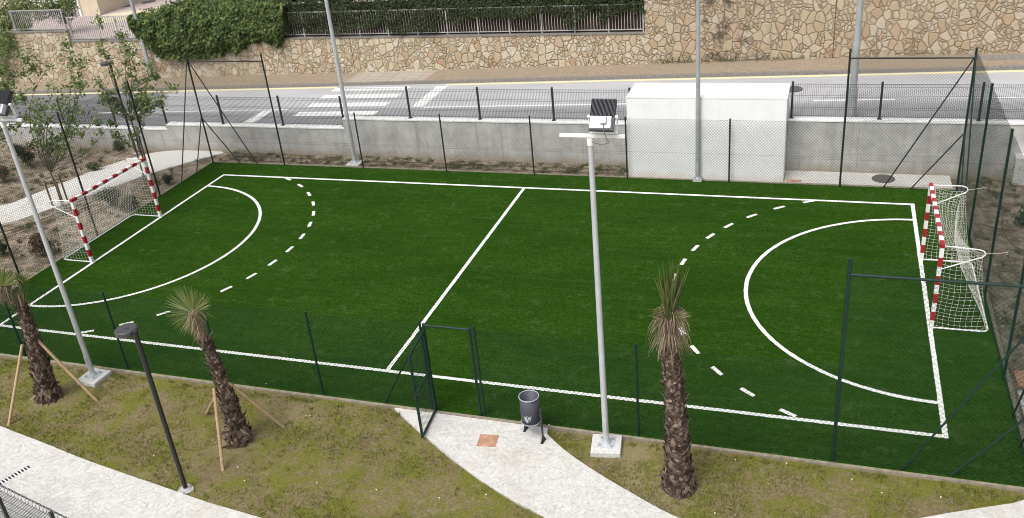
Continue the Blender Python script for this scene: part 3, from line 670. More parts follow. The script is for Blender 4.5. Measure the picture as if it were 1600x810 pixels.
def interp(tab, x):
    for (x0, y0), (x1, y1) in zip(tab[:-1], tab[1:]):
        if x0 <= x <= x1: return y0 + (y1 - y0) * (x - x0) / (x1 - x0)
    return tab[0][1] if x < tab[0][0] else tab[-1][1]
for i in range(26): x = -20 + i * .28; limb(s_, (x, 13.5, 3.6), (x + random.uniform(-.3,.3), 13.44, interp(ivlow, x) + .2), 0.01, 0.004)
for _ in range(20000):
    x = random.uniform(-20.3, -12.6); lo = interp(ivlow, x) + 0.14 * pnoise(V((x*4, 0, 0))); hi = 3.72 + 0.3 * min(1, max(0, (x + 19.5) / 2)) + 0.12 * pnoise(V((x*1.6, 9, 0)))
    z = lo + (hi - lo) * random.random() ** 0.9
    bulge = 0.32 * math.sin(math.pi * min(1, max(0, (z - lo) / (hi - lo + .2)) * .8 + .12)) + 0.13 * pnoise(V((x*1.9, z*2.2, 2)))
    y = 13.45 - bulge + random.uniform(-.04, .2) + .07 * pnoise(V((x*7, z*7, 1)))
    leaf(a, V((x, y, z)), V((0, -1, .75)) + rvec() * .7, 0.15, 0.85)
for _ in range(7000):
    x = random.uniform(-19.9, -12.4); y = random.uniform(13.3, 16.2); z = 3.85 + 0.22 * min(1, max(0, (x + 19.2) / 2)) + 0.16 * pnoise(V((x*1.2, y*1.4, 0))) + random.uniform(-.25, .08)
    if y > 14.2 + (x + 19.9) * 0.9: continue
    leaf(a, V((x, y, z)), V((0, -.3, 1)) + rvec() * .7, 0.10, 0.8)
s_.build('stems', M['bark'], iv); a.build('foliage', M['ivy'], iv)

# upper street corner behind the railing
hs_ = thing('house', 'corner of a beige rendered house on the upper street at the upper left', 'house', (-29, 20, 2.5))
a = MB(); a.box(-42, -27.3, 19.1, 30, 2.45, 7); a.build('wall', M['beige'], hs_)
a = MB(); a.box(-31.6, -28.45, 19.02, 19.1, 2.5, 5.3); a.build('door_surround', M['whitewall'], hs_)
a = MB(); a.box(-29.5, -28.6, 18.97, 19.02, 2.5, 4.7); a.build('door', M['railbar'], hs_)
a = MB(); a.box(-42.3, -27.0, 18.8, 30.3, 7, 7.2); a.build('roof', M['kerb'], hs_)
pv = [tuple(G(px_, py_, 2.51)[:2]) for px_, py_ in ((146, 27), (190, 19.5), (235, 14), (290, 1), (330, -6), (330, 12), (290, 20), (240, 27), (190, 33), (140, 40))]
mb = MB(); mb.sheet(pv[::-1], 2.506); tag(mb.build('terrace_pavement', M['sand']), kind='structure')
for x, y in (tuple(G(232, 3, 2.51)[:2]), tuple(G(198, 9, 2.51)[:2])):
    mb = MB(); mb.cyl((x, y), 0.40, 2.49, 2.512, 24)
    tag(mb.build('manhole_cover', M['castiron'], origin=(x, y, 2.5)), 'round iron cover in the mauve upper street, ' + ('right one, beside the lamp column' if x > G(215, 6, 2.51).x else 'left one, nearer the house'), 'manhole cover', 'round covers in the upper street')
_p = G(166, 2, 2.5); bush((_p.x, _p.y + .6, 2.5), 0.8, 1.3, M['bush'], 'bush put in for the dark shadow by the beige house corner on the upper street', 900, 0.1)  # dark foliage added to stand for the shadow beside the house
# big leafy tree at the top left, on the upper street
tt = thing('leafy_tree', 'broad light-green tree overhanging the railing at the top left', 'tree', (-28.5, 14.9, 2.5))
a = MB(); tr = MB(); tr.tube([(-28.5, 14.9, 2.4), (-28.4, 14.8, 3.6), (-28.1, 14.7, 4.6)], 0.14, 10, False, 0.08)
cl = [(*at(px_, py_, y_), r_) for px_, py_, y_, r_ in ((5, 20, 14.4, .9), (38, 8, 14.6, .8), (75, 8, 14.9, .75), (105, 8, 15.2, .55), (8, 45, 13.9, .7), (40, 40, 13.8, .42), (0, 75, 13.3, .6), (14, 62, 13.4, .6), (-20, 50, 13.8, 1.0), (28, 22, 14.1, .7), (60, 22, 14.4, .5), (-10, 105, 13.0, .6))]
for x, y, z, r_ in cl:
    limb(tr, (-28.1, 14.7, 4.3), (x, y, z), 0.04, 0.01)
    for _ in range(int(950 * r_ * r_) + 150):
        d = rvec(); p = V((x, y, z)) + d * r_ * random.random() ** .5 * (0.85 + .3 * pnoise(d * 2)); leaf(a, p, rvec() + V((0, -.2, .9)), 0.13, .55)
tr.build('trunk', M['bark'], tt); a.build('crown', M['leaf'], tt)
bush((-26.0, 15.3, 2.5), 0.85, 1.9, M['bush'], 'dark shrub behind the railing beside the beige house', 1600, 0.09)

# young trees
def tips(y, L): return [((lambda p: (p.x, p.y + random.uniform(-.45, .45), p.z))(at(px, py, y)), r_) for px, py, r_ in L]
young_tree(tuple(G(97, 322)), 1.2, tips(1.9, [(95, 75, .28), (102, 105, .3), (132, 95, .25), (133, 128, .26), (80, 140, .35), (110, 135, .3), (60, 165, .38), (95, 165, .35), (120, 178, .3), (70, 200, .38), (95, 215, .35), (115, 200, .28), (155, 188, .22), (160, 200, .15), (75, 225, .25), (45, 175, .3)]),
           'slender young tree nearest the left goal, tied to three short stakes', dens=36)
young_tree((-12.75, 3.5, 0), 2.45, tips(3.5, [(168, 28, .2), (185, 58, .32), (170, 75, .3), (198, 70, .28), (190, 88, .3), (232, 105, .24), (236, 125, .26), (172, 128, .28), (160, 152, .26), (180, 150, .26), (222, 148, .3), (245, 150, .3), (265, 140, .22), (215, 165, .28), (240, 168, .3), (228, 185, .26), (195, 205, .16)]),
           'taller young tree beside the path corner and the dark fence posts', dens=36)
young_tree(tuple(G(-20, 262)), 1.4, tips(4.6, [(10, 75, .4), (30, 95, .38), (5, 110, .42), (40, 115, .3), (20, 130, .35), (15, 155, .4), (45, 150, .32), (5, 60, .35), (35, 190, .3), (20, 205, .36), (0, 180, .3)]),
           'leafy young tree at the left frame edge near the retaining wall', dens=75)
def stakes3(base, lab):
    t_ = thing('stake_set', lab, 'tree stakes', base, 'stakes tied round young trees'); b = V(base)
    for k in range(3):
        an = rad(90 + 120 * k); p = b + V((math.cos(an) * .28, math.sin(an) * .28, 0)); a = MB(); a.cyl((p.x, p.y), 0.028, b.z - .05, b.z + 0.95, 8); a.build('stake', M['oldwood'], t_)
    a = MB(); ring = [b + V((math.cos(rad(90 + 120 * k)) * .28, math.sin(rad(90 + 120 * k)) * .28, 0.86)) for k in (0, 1, 2, 0)]; a.tube(ring, 0.014, 6); a.build('tie', M['black'], t_)
stakes3(tuple(G(97, 322)), 'three short weathered stakes with a black tie, round the tree nearest the left goal')
t_ = thing('stake_set', 'two tall dark stakes joined by a black bar beside the left fence', 'tree stakes', (-12.85, 3.5, 0), 'stakes tied round young trees')
a = MB(); a.cyl((-12.45, 3.3), 0.028, 0, 2.0, 8); a.build('stake', M['oldwood'], t_)
a = MB(); a.cyl((-13.1, 3.7), 0.028, 0, 2.0, 8); a.build('stake', M['oldwood'], t_)
a = MB(); a.tube([(-13.1, 3.7, 1.75), (-12.45, 3.3, 1.75)], 0.018, 6); a.build('tie', M['black'], t_)

# bushes
for px, py, r_, h, mt, lab, n in (
    (68, 402, .42, .85, 'redbush', 'reddish-brown tipped bush beside the left floodlight pole and goal net', 1500),
    (5, 398, .30, .6, 'bush', 'small dark bush at the left frame edge below the reddish one', 900),
    (48, 262, .50, 1.1, 'bush', 'tall dark bush below the retaining wall at far left', 1600),
    (10, 285, .42, .8, 'redbush', 'brownish bush at the left frame edge above the pale path', 1100),
    (178, 322, .42, .75, 'bush', 'dark bush seen through the left goal net, near its middle', 1400),
    (205, 330, .32, .5, 'bush', 'lower dark bush seen through the left goal net, right of its middle', 900),
    (150, 268, .28, .4, 'weed', 'low pale green bush behind the crossbar of the left goal', 600),
    (262, 288, .25, .4, 'bush', 'small grey-green bush right of the left goal, inside the soil strip', 500),
    (185, 235, .3, .4, 'weed', 'small green bush at the foot of the retaining wall above the left goal', 500),
    (1598, 284, .36, .8, 'bush', 'dark leafy bush at the right frame edge below the wall', 1100),
    (1598, 352, .3, .5, 'bush', 'grey-green bush at the right frame edge level with the right goal', 700)):
    bush(tuple(G(px, py)), r_, h, M[mt], lab, n, 0.075)

# ------------------------------------------------------------------ masts and lamps
def mast(x, y, H, lab, light=None, r0=0.058, r1=0.042, mat='galv', pad=0.27, grp='floodlight masts round the pitch', padrot=0.0):
    t_ = thing('floodlight_mast', lab, 'floodlight mast', (x, y, 0), grp)
    a = MB(); a.cyl((x, y), r0, 0.1, H, 20, r1); a.build('pole', M[mat], t_)
    a = MB(); a.box(-pad, pad, -pad, pad, -0.1, 0.085)
    ca, sa = math.cos(padrot), math.sin(padrot); a.v = [(x + p[0]*ca - p[1]*sa, y + p[0]*sa + p[1]*ca, p[2]) for p in a.v]
    o = a.build('footing', M['footing'], t_); b = o.modifiers.new('b', 'BEVEL'); b.width = 0.015; b.segments = 2
    a = MB(); a.box(x - .14, x + .14, y - .14, y + .14, 0.085, 0.1); a.cyl((x, y), r0 + .025, 0.1, 0.16, 16, r0 + .005); bp = a.build('base_plate', M[mat], t_)
    for i in (-1, 1):
        for j in (-1, 1): a = MB(); a.cyl((x + i * .105, y + j * .105), 0.016, 0.1, 0.15, 6); a.build('anchor_bolt', M['galv_dull'], bp)
    a = MB(); a.box(x - .03, x + .03, y - r0 - .006, y - r0 + .004, 0.42, 0.62); a.build('service_hatch', M[mat], t_)
    if light:
        ax0, ax1, lx = light
        a = MB(); a.bar((ax0, y, H + .03), (ax1, y, H + .03), 0.045, 0.05); a.cyl((x, y), r1 + .012, H - .12, H, 16); a.build('crossarm', M['goalwhite'], t_)
        fl = MB(); T = rad(40); up = V((0, math.sin(T), math.cos(T))); bk_ = V((0, -math.cos(T), math.sin(T))); c0 = V((lx, y - 0.02, H + 0.36)); X = V((1, 0, 0))
        def slab(mb, u0, u1, v0, v1, d0, d1, tp=1.0):
            vs = []
            for dd, k in ((d0, 1), (d1, tp)):
                for u, v in ((u0, v0), (u1, v0), (u1, v1), (u0, v1)):
                    uc, vc_ = (u0+u1)/2, (v0+v1)/2; vs.append(c0 + X * (uc + (u-uc)*k) + up * (vc_ + (v-vc_)*k) + bk_ * dd)
            mb.add(vs, [(0,1,2,3),(7,6,5,4),(0,4,5,1),(1,5,6,2),(2,6,7,3),(3,7,4,0)])
        slab(fl, -.19, .19, -.25, .25, -.02, .03); fo = fl.build('floodlight', M['darkgrey'], t_)
        q = MB()
        for i in range(19): u = -.18 + i * .02; slab(q, u - .003, u + .003, -.03, .245, .03, .075)
        q.build('cooling_fins', M['darkgrey'], fo)
        q = MB(); slab(q, -.175, .165, -.235, -.04, .03, .10, .94); q.build('driver_box', M['silver'], fo)
        q = MB(); slab(q, 0.0, .10, -.19, -.05, .10, .15, .7); q.build('junction_box', M['silver'], fo)
        q = MB(); slab(q, -.17, .17, -.23, .23, -.028, -.021); q.build('lens', M['frost'], fo)
        q = MB(); b0 = c0 - V((0, 0, .30))
        pv = c0 + up * -.02
        for i in (-1, 1): q.bar((lx + i * .215, pv.y, pv.z + .02), (lx + i * .215, y, H + .10), 0.012, 0.045, up=V((0,1,0))); q.tube([(lx + i * .19, pv.y, pv.z), (lx + i * .235, pv.y, pv.z)], 0.028, 10)
        q.bar((lx - .221, y, H + .095), (lx + .221, y, H + .095), 0.05, 0.03); q.build('bracket', M['goalwhite'], fo)
        q = MB(); p0 = c0 + X * .05 + up * -.17 + bk_ * .13
        q.tube([p0, p0 + V((0.01, -.03, -.12)), p0 + V((.05, -.02, -.24)), V((lx + .08, y - .05, H - .06)), V((lx - .03, y - .05, H - .1)), V((x + .04, y - .04, H - .06))], 0.007, 6); q.build('cable', M['cable'], fo)
mast(5.12, -6.42, 5.98, 'pale grey floodlight mast on a square white footing right of the litter bin', (4.64, 5.66, 5.34), padrot=0.15)
mast(-6.56, -6.46, 6.05, 'pale grey floodlight mast on a white footing left of the black lamp post', (-7.1, -6.05, -6.38), padrot=-0.05)
mast(-6.50, 6.38, 7.5, 'far pale grey mast on a white footing behind the fence, left of centre', (-7.0, -6.0, -6.3), r0=0.075, r1=0.05, pad=.24)
mast(5.06, 6.07, 7.5, 'far grey mast standing right in front of the white utility block', (4.56, 5.56, 5.2), r0=0.07, r1=0.05, mat='galv_dull', pad=.13)
def column(x, y, z, H, lab, r0=.09, r1=.05, dirx=0):
    t_ = thing('street_lamp', lab, 'street lamp', (x, y, z), 'tall street lamps along the road')
    a = MB(); a.cyl((x, y), r0 * 1.25, z, z + .9, 16); a.cyl((x, y), r0, z + .9, z + H, 16, r1); a.build('pole', M['galv_dull'], t_)
    a = MB(); a.tube([(x, y, z + H - .02), (x + dirx, y + (.9 if y < 10 else -.9), z + H + .15)], 0.03, 8); a.build('arm', M['galv_dull'], t_)
    a = MB(); yy_ = y + (1.1 if y < 10 else -1.1); a.box(x - .13, x + .13, yy_ - .3, yy_ + .3, z + H + .1, z + H + .2); a.build('lamp_head', M['galv'], t_)
column(-20.0, 13.25, rz(-20) + .12, 8, 'tall grey street lamp column on the sidewalk beside the ivy')
column(9.21, 7.62, rz(9.2), 8, 'tall grey street lamp column at the road edge right of the white block', .1, .055)
def garden_lamp(x, y, H, ang, lab):
    t_ = thing('garden_lamp', lab, 'lamp post', (x, y, 0), 'black garden lamp posts')
    d = V((math.cos(ang), math.sin(ang), 0)); c_ = V((x, y, 0)) + d * .23
    a = MB(); a.cyl((x, y), 0.042, 0.02, H, 14); a.build('pole', M['black'], t_)
    a = MB(); a.cyl((c_.x, c_.y), 0.185, H - .09, H - .015, 36, 0.19); a.cyl((c_.x, c_.y), 0.19, H - .015, H, 36, 0.17); hd_ = a.build('lamp_head', M['lamphead'], t_)
    a = MB(); a.cyl((c_.x, c_.y), 0.15, H - .10, H - .088, 30); a.build('diffuser', M['frost'], hd_)
    a = MB(); a.cyl((c_.x, c_.y), 0.02, H, H + .012, 12); a.cyl((c_.x + .05, c_.y), 0.01, H, H + .01, 8); a.build('cap_bolts', M['lamphead'], hd_)
    a = MB(); a.cyl((x, y), 0.085, 0.012, 0.034, 18); a.cyl((x, y), 0.05, 0.034, 0.055, 18); a.build('base_plate', M['galv'], t_)
    a = MB(); n = 14; pts = [(x + math.cos(2*math.pi*i/n) * random.uniform(.13, .19), y + math.sin(2*math.pi*i/n) * random.uniform(.11, .17)) for i in range(n)]; a.sheet(pts, 0.022, .04); a.build('concrete_collar', M['collar'], t_)
garden_lamp(-2.11, -9.18, 3.42, rad(168), 'black garden lamp post with round flat head, standing by the curved path')
garden_lamp(-15.93, 6.68, 3.48, rad(170), 'black garden lamp post among the young trees by the retaining wall')

# ------------------------------------------------------------------ goals
def goal(s_, yc, lab):
    X0 = s_ * (L2 + 0.02); hw, H, q = 1.54, 1.96, 0.08; T = 0.033
    t_ = thing('football_goal', lab, 'goal', (X0, yc, 0), 'handball-size goals at both ends of the pitch')
    def banded(name, a_, b_, axis, n, first_red):
        mb = MB(); a_ = V(a_); b_ = V(b_)
        for i in range(n):
            mb.mi = 1 if (i % 2 == 0) == first_red else 0
            p, r_ = a_.lerp(b_, i / n), a_.lerp(b_, (i + 1) / n); lo = V((min(p.x, r_.x), min(p.y, r_.y), min(p.z, r_.z))); hi = V((max(p.x, r_.x), max(p.y, r_.y), max(p.z, r_.z)))
            e = V([0 if k == axis else q / 2 for k in range(3)]); lo -= e; hi += e; mb.box(lo.x, hi.x, lo.y, hi.y, lo.z, hi.z)
        return mb.build(name, [M['goalwhite'], M['red']], t_)
    for e in (-1, 1): banded('goalpost', (X0, yc + e * hw, T), (X0, yc + e * hw, H - q/2), 2, 9, False)
    banded('crossbar', (X0, yc - hw - q/2, H), (X0, yc + hw + q/2, H), 1, 15, True)
    D1, D2 = 0.78, 1.07
    fr = MB()
    XB = X0 + s_ * D2; zg = T + .02; k = .12
    corner = lambda e: [(X0, yc + e*hw, zg), (XB - s_*k, yc + e*hw, zg), (XB - s_*k*.3, yc + e*(hw - k*.3), zg), (XB, yc + e*(hw - k), zg)]
    fr.tube(corner(-1) + corner(1)[::-1], 0.017, 8); fr.build('ground_frame', M['goalwhite'], t_)
    for e in (-1, 1):
        a = MB(); y = yc + e * hw; yo = yc + e * (hw + .05)
        a.tube([(X0, y, H), (X0 + s_*(D1 - .12), yo, H - .02), (X0 + s_*(D1 - .03), yo, H - .05), (X0 + s_*D1, yo, H - .12), (X0 + s_*(D1 - .05), yo, H - .18), (X0, y, 1.42)], 0.013, 8); a.build('net_support', M['goalwhite'], t_)
    # net
    a = MB(); NU, NV = 28, 28; r_ = 0.0026
    def S_(u, v):                                    # u across, v from crossbar back and down
        c_ = 1 - (2*u - 1) ** 2; y = yc + (2*u - 1) * (hw - .01)
        xb = D1 - 0.04 - 0.30 * c_ ** .8; zb = H - .12 - 0.16 * c_ ** .8
        if v < .28: t1 = v / .28; x = xb * t1; z = H - .03 + (zb - H + .03) * t1 - 0.05 * math.sin(math.pi * t1)
        else:
            t1 = (v - .28) / .72; x = xb + (D2 - .03 - xb) * (t1 ** 1.4) - 0.10 * c_ * math.sin(math.pi * t1); z = zb * (1 - t1) + zg * t1
        w_ = 0.012 * pnoise(V((u*9, v*9, s_))) 
        return V((X0 + s_ * (x + w_), y + 0.02 * pnoise(V((u*6, v*7, 3))), z + w_))
    for i in range(NU + 1): a.tube([S_(i/NU, j/24) for j in range(25)], r_, 3, False, smooth=False)
    for j in range(NV + 1): a.tube([S_(i/24, j/NV) for i in range(25)], r_, 3, False, smooth=False)
    for e in (0, 1):                                 # side nets
        for j in range(1, 22):
            z = j / 22 * (H - .1) + .03; xr = None
            pr = [S_(e, v/40) for v in range(12, 41)]; best = min(pr, key=lambda p: abs(p.z - z))
            st = V((X0, best.y, z)); n = 8; a.tube([st.lerp(best, k_/n) - V((0, 0, .05 * math.sin(math.pi*k_/n))) + V((0, (.02 if e else -.02) * math.sin(math.pi*k_/n), 0)) for k_ in range(n+1)], r_, 3, False, smooth=False)
        for i in range(1, 10):
            f_ = i / 10; top = S_(e, .28 * min(1, f_ * D2 / (D1 - .04))) if f_ * D2 < D1 else S_(e, .28 + .72 * ((f_*D2 - D1 + .04) / (D2 - D1)) ** .75)
            bot = V((X0 + s_ * D2 * f_, top.y, zg)); n = 8; a.tube([bot.lerp(top, k_/n) + V((s_*.015*math.sin(5*k_), (.03 if e else -.03)*math.sin(math.pi*k_/n), 0)) for k_ in range(n+1)], r_, 3, False, smooth=False)
    a.build('net', M['net'], t_)
    a = MB()
    for e in (-1, 1): 
        p = V((X0 + s_*D1, yc + e*(hw + .05), H - .1)); w_ = V((s_*12.02, p.y + e*.02, H - .03)); a.tube([p, p.lerp(w_, .5) - V((0,0,.015)), w_], 0.004, 5); a.tube([w_ - V((0, 0, .05)), w_ + V((0,0,.04))], 0.006, 5)
    a.build('tie_cord', M['net'], t_)
goal(-1, 0.0, 'left red and white goal with white net, at the far-left end of the pitch')
goal(1, 0.22, 'right red and white goal with white net, at the right end of the pitch')

# ------------------------------------------------------------------ palms
def scale(mb, c_, out, upv, w, L, curl):
    out = out.normalized(); side = upv.cross(out).normalized()
    p0 = c_; p1 = c_ + upv * L * .45 + out * L * curl * .35; p2 = c_ + upv * L * .9 + out * L * curl
    mb.add([p0 - side*w*.5, p0 + side*w*.5, p1 + side*w*.42 , p1 + out*w*.16, p1 - side*w*.42, p2 + side*w*.10, p2 - side*w*.10, p0 + out*w*.22],
           [(0, 7, 3, 4), (7, 1, 2, 3), (4, 3, 5, 6), (3, 2, 5)])
def fan(mb, o, d, nrm, R, spread=150, n=34, droop=0.1, fold=0.06, w=0.022, jit=.08):
    d = V(d).normalized(); nrm = V(nrm); nrm = (nrm - d * nrm.dot(d)).normalized(); sd_ = nrm.cross(d)
    for i in range(n):
        an = rad(-spread + 2 * spread * i / (n - 1) + random.uniform(-2, 2)); r_ = R * random.uniform(1 - jit, 1 + jit) * (0.82 + .18 * math.cos(an))
        v = d * math.cos(an) + sd_ * math.sin(an); pr = nrm.cross(v); pts = []
        for k, (f_, ww) in enumerate(((0.04, .35), (.35, 1), (.7, .75), (1, .06))):
            c_ = o + v * r_ * f_ + nrm * (fold * R * f_ * (1 if i % 2 else -1) * .3) - V((0, 0, 1)) * droop * R * f_ ** 2 * random.uniform(.8, 1.2)
            pts += [c_ - pr * w * ww, c_ + nrm * w * .5 * ww, c_ + pr * w * ww]
        mb.add(pts, [(k*3, k*3+1, k*3+4, k*3+3) for k in range(3)] + [(k*3+1, k*3+2, k*3+5, k*3+4) for k in range(3)])
def strand(mb, p, d, L, g, w=0.006):
    pts = []; q = V(p); d = V(d).normalized(); n = 5
    for i in range(n + 1): pts.append(q.copy()); d = (d + V((0, 0, -g)) + rnd() * .06).normalized(); q = q + d * L / n
    sd_ = d.cross(V((random.gauss(0,1), random.gauss(0,1), .1))).normalized(); vs = []
    for i, c_ in enumerate(pts): ww = w * (1 - i / n * .8); vs += [c_ - sd_*ww, c_ + sd_*ww]
    mb.add(vs, [(2*i, 2*i+1, 2*i+3, 2*i+2) for i in range(n)])
def palm(base, top, r0, r1, lab, crown, nboot=640, bow=0.03):
    t_ = thing('fan_palm', lab, 'palm tree', base, 'fan palms planted on the lawn'); b, tp = V(base), V(top); ax = (tp - b)
    H = ax.length; a = MB(); n = 12
    prof = lambda f_: r1 + (r0 - r1) * (1 - f_) ** 1.2 + 0.075 * max(0, 1 - f_ * 6) + .012 * pnoise(V((f_ * 14, r0 * 30, 0)))
    cen = lambda f_: b + ax * f_ + V((bow, 0.0, 0)) * math.sin(math.pi * f_)
    vs = [cen(i/n) + V((math.cos(k*math.pi/8), math.sin(k*math.pi/8), 0)) * prof(i/n) * .86 for i in range(n+1) for k in range(16)]
    a.add(vs, [(i*16+k, i*16+(k+1)%16, (i+1)*16+(k+1)%16, (i+1)*16+k) for i in range(n) for k in range(16)], True)
    tk = a.build('trunk', M['fibre'], t_)
    a = MB(); axn = ax.normalized()
    for i in range(nboot):
        f_ = (i + .5) / nboot; an = i * 2.39996 + random.uniform(-.2, .2); out = V((math.cos(an), math.sin(an), 0))
        c_ = cen(f_) + out * prof(f_) * .88
        big = 1 - f_
        w = .10 * (.5 + .6 * big) * random.uniform(.75, 1.25); L = (.075 + .06 * big) * random.uniform(.6, 1.45); cu = random.uniform(.08, .42); w *= random.uniform(.6, 1.2)
        upv = (axn + rvec() * .42).normalized()
        if f_ > .65 and random.random() < .25: cu = random.uniform(.6, 1.1); w *= .6
        if f_ < .16:
            if random.random() < .12: upv = (V((0, 0, -.5)) + out * .7 + rvec() * .6).normalized(); cu = .1; L *= 1.2; w *= .7
            else: cu = random.uniform(.1, .35); L *= .95; upv = (axn * (1 if random.random() < .5 else -1) + rvec() * .45).normalized()
        scale(a, c_, out, upv, w, L, cu)
    a.build('leaf_bases', M['boot'], t_)
    cg, cd = MB(), MB(); pt = MB(); crown(tp, cg, cd, pt)
    pt.build('petioles', M['frond'], t_); cg.build('green_fronds', M['frond'], t_); cd.build('dry_fronds', M['dead'], t_)
def crown_a(tp, cg, cd, pt):           # half-open fan facing the viewer, drooping dry skirt at the left
    o = tp + V((-.16, -.12, .50)); pt.tube([tp, tp.lerp(o, .5) + V((.03, 0, 0)), o], 0.02, 6, False, .01)
    fan(cg, o, (-.05, .1, .9), (.1, -1, .35), .50, 78, 34, .04, w=.024, fold=.05)
    o2 = tp + V((.06, .05, .45)); pt.tube([tp, o2], 0.014, 6, False, .008); fan(cg, o2, (.35, .3, .9), (.2, -1, .3), .34, 34, 12, .22)
    for _ in range(230):
        x = random.uniform(-.55, .0); p = tp + V((x, random.uniform(-.2, .0), .52 + .12 * x)); strand(cd, p, (random.uniform(-.5, .1), random.uniform(-.3, .2), -.2), random.uniform(.25, .55), .4, .007)
    for _ in range(26): strand(cg, tp + V((.12, 0, .62)), (random.uniform(.3, 1), random.uniform(-.4, .3), random.uniform(.2, .9)), random.uniform(.2, .34), .45, .008)
    for _ in range(26): strand(cd, tp + V((random.uniform(-.06,.06), random.uniform(-.06,.06), -.02)), (random.uniform(-.5,.3), random.uniform(-.3,.2), .9), random.uniform(.35, .55), .0, .016)
def crown_b(tp, cg, cd, pt):           # one wide wheel-like fan round the head, dry tuft in its middle
    o = tp + V((-.03, -.02, .56)); pt.tube([tp, o], 0.02, 6, False, .012)
    fan(cg, o + V((-.05, 0, -.02)), (-.82, .0, .5), (.16, -1, .25), .58, 132, 56, .02, w=.015, fold=.03, jit=.06)
    fan(cg, o + V((.04, .1, 0)), (.1, .3, 1), (.2, -1, .3), .38, 38, 12, .06, w=.014)
    for _ in range(4): strand(cg, o, (1, -.1, random.uniform(.1, .5)), .5, .16, .010)
    for _ in range(230):
        p = tp + V((random.gauss(.05, .06), random.gauss(-.10, .05), random.uniform(.15, .66))); strand(cd, p, (random.uniform(-.3, .35), random.uniform(-.7, .0), random.uniform(-.5, .5)), random.uniform(.12, .30), .4, .007)
    for _ in range(60): strand(cd, tp + V((random.uniform(-.05,.05), random.uniform(-.05,.05), -.04)), (random.uniform(-.15,.2), random.uniform(-.25,.15), .9), random.uniform(.25, .5), .0, .012)
def crown_c(tp, cg, cd, pt):           # tied-up brush of green fronds over a long dry skirt
    for k in range(11):
        an = k * .57; d = V((math.cos(an) * .13 + .03, math.sin(an) * .13, 1)); o = tp + V((math.cos(an) * .05, math.sin(an) * .05, .58)); pt.tube([tp, o], .012, 5, False, .01)
        fan(cg, o, d, V((math.cos(an), math.sin(an), .1)), random.uniform(.5, .86), 15, 16, .0, w=.013, jit=.2)
    for k in range(10):
        an = k * .63 + .3; d = V((math.cos(an) * .7, math.sin(an) * .4, .9)); o = tp + V((math.cos(an) * .05, math.sin(an) * .05, .50)); fan(cg if k % 3 else cd, o, d, V((-math.sin(an)*.2, -1, .3)), random.uniform(.24, .34), 24, 14, .12, w=.011)
    for _ in range(430):
        an = random.uniform(0, 6.28); rr = random.uniform(.02, .10); p = tp + V((math.cos(an)*rr, math.sin(an)*rr, random.uniform(.15, .72))); strand(cd, p, (math.cos(an)*.7, math.sin(an)*.7, random.uniform(-.6, .7)), random.uniform(.15, .5), .55, .008)
    for _ in range(26): an = random.uniform(0, 6.28); strand(cg, tp + V((0, 0, .66)), (math.cos(an), math.sin(an), random.uniform(.1, .6)), random.uniform(.3, .40), .14, .006)
    for _ in range(130): strand(cd, tp + V((random.uniform(-.09,.09), random.uniform(-.09,.09), -.05)), (random.uniform(-.22,.22), random.uniform(-.22,.22), .9), random.uniform(.3, .6), .0, .014)
p1 = PY(34, 478, -7.35); palm(tuple(G(76, 620)), tuple(p1), .23, .125, 'fan palm at the far left of the lawn with a half-open green fan', crown_a)
p2 = PY(319, 528, -7.75); palm(tuple(G(374, 688)), tuple(p2), .21, .095, 'fan palm with one wide wheel-shaped frond, propped by three stakes', crown_b, 640, 0.07)
p3 = PY(1047, 545, -7.26); palm(tuple(G(1061, 762)), tuple(p3), .235, .145, 'tallest fan palm, right of centre, with tied-up brush of fronds and dry skirt', crown_c, 820)
# props of the palms
def prop(a_, b_, lab):
    a_ = V(a_); b_ = V(b_); a = MB(); a.tube([b_ - V((0,0,.05)) , a_], 0.034, 10, True, 0.03); tag(a.build('support_stake', M['wood'], origin=(b_.x, b_.y, 0)), lab, 'stake', 'round wooden stakes propping the palms')
q1 = V(tuple(G(76, 620))).lerp(p1, .62); q2 = V(tuple(G(374, 688))).lerp(p2, .56) + V((.06, 0, 0))
prop(q1 + V((-.14, -.14, 0.0)), G(12, 665), 'wooden stake leaning on the far-left palm, foot nearest the pale path')
prop(q1 + V((.16, .0, 0.06)), G(152, 625), 'wooden stake leaning on the far-left palm, foot towards the floodlight footing')
prop(q2 + V((.12, .02, .05)), G(446, 667), 'long wooden stake leaning on the middle palm from the right')
prop(q2 + V((-.08, -.17, .03)), G(348, 737), 'wooden stake in front of the middle palm trunk, foot towards the viewer')
prop(q2 + V((-.13, .1, -.1)), G(321, 645), 'short-looking wooden stake partly hidden behind the middle palm')

# ------------------------------------------------------------------ litter bin
bx, by = 3.70, -6.40
t_ = thing('litter_bin', 'grey perforated cylindrical litter bin on two legs beside the gate path', 'litter bin', (bx, by, 0))
a = MB(); n = 40
R0 = .18
def ringpts(r_, z): return [(bx + math.cos(2*math.pi*i/n)*r_, by + math.sin(2*math.pi*i/n)*r_, z) for i in range(n)]
vs = ringpts(R0, .36) + ringpts(R0, .92) + ringpts(R0 - .006, .92) + ringpts(R0 - .006, .37)
a.add(vs, [(r_*n+i, r_*n+(i+1)%n, (r_+1)*n+(i+1)%n, (r_+1)*n+i) for r_ in range(3) for i in range(n)] + [tuple(range(3*n, 4*n)), tuple(range(n))[::-1]], True)
body = a.build('bin_body', M['binmetal'], t_)
for rr_, zz_, th_ in ((.003, .925, .011), (.004, .38, .009)):
    a = MB(); a.tube(ringpts(R0 + rr_, zz_) + [ringpts(R0 + rr_, zz_)[0]], th_, 8, False); a.build('rim', M['binrim'], body)
a = MB(); fr_ = [(-.9, .50), (-.62, .44), (-.30, .47), (-.22, .53), (-.12, .60), (-.35, .575), (-.55, .60), (-.72, .575), (-.95, .58)]
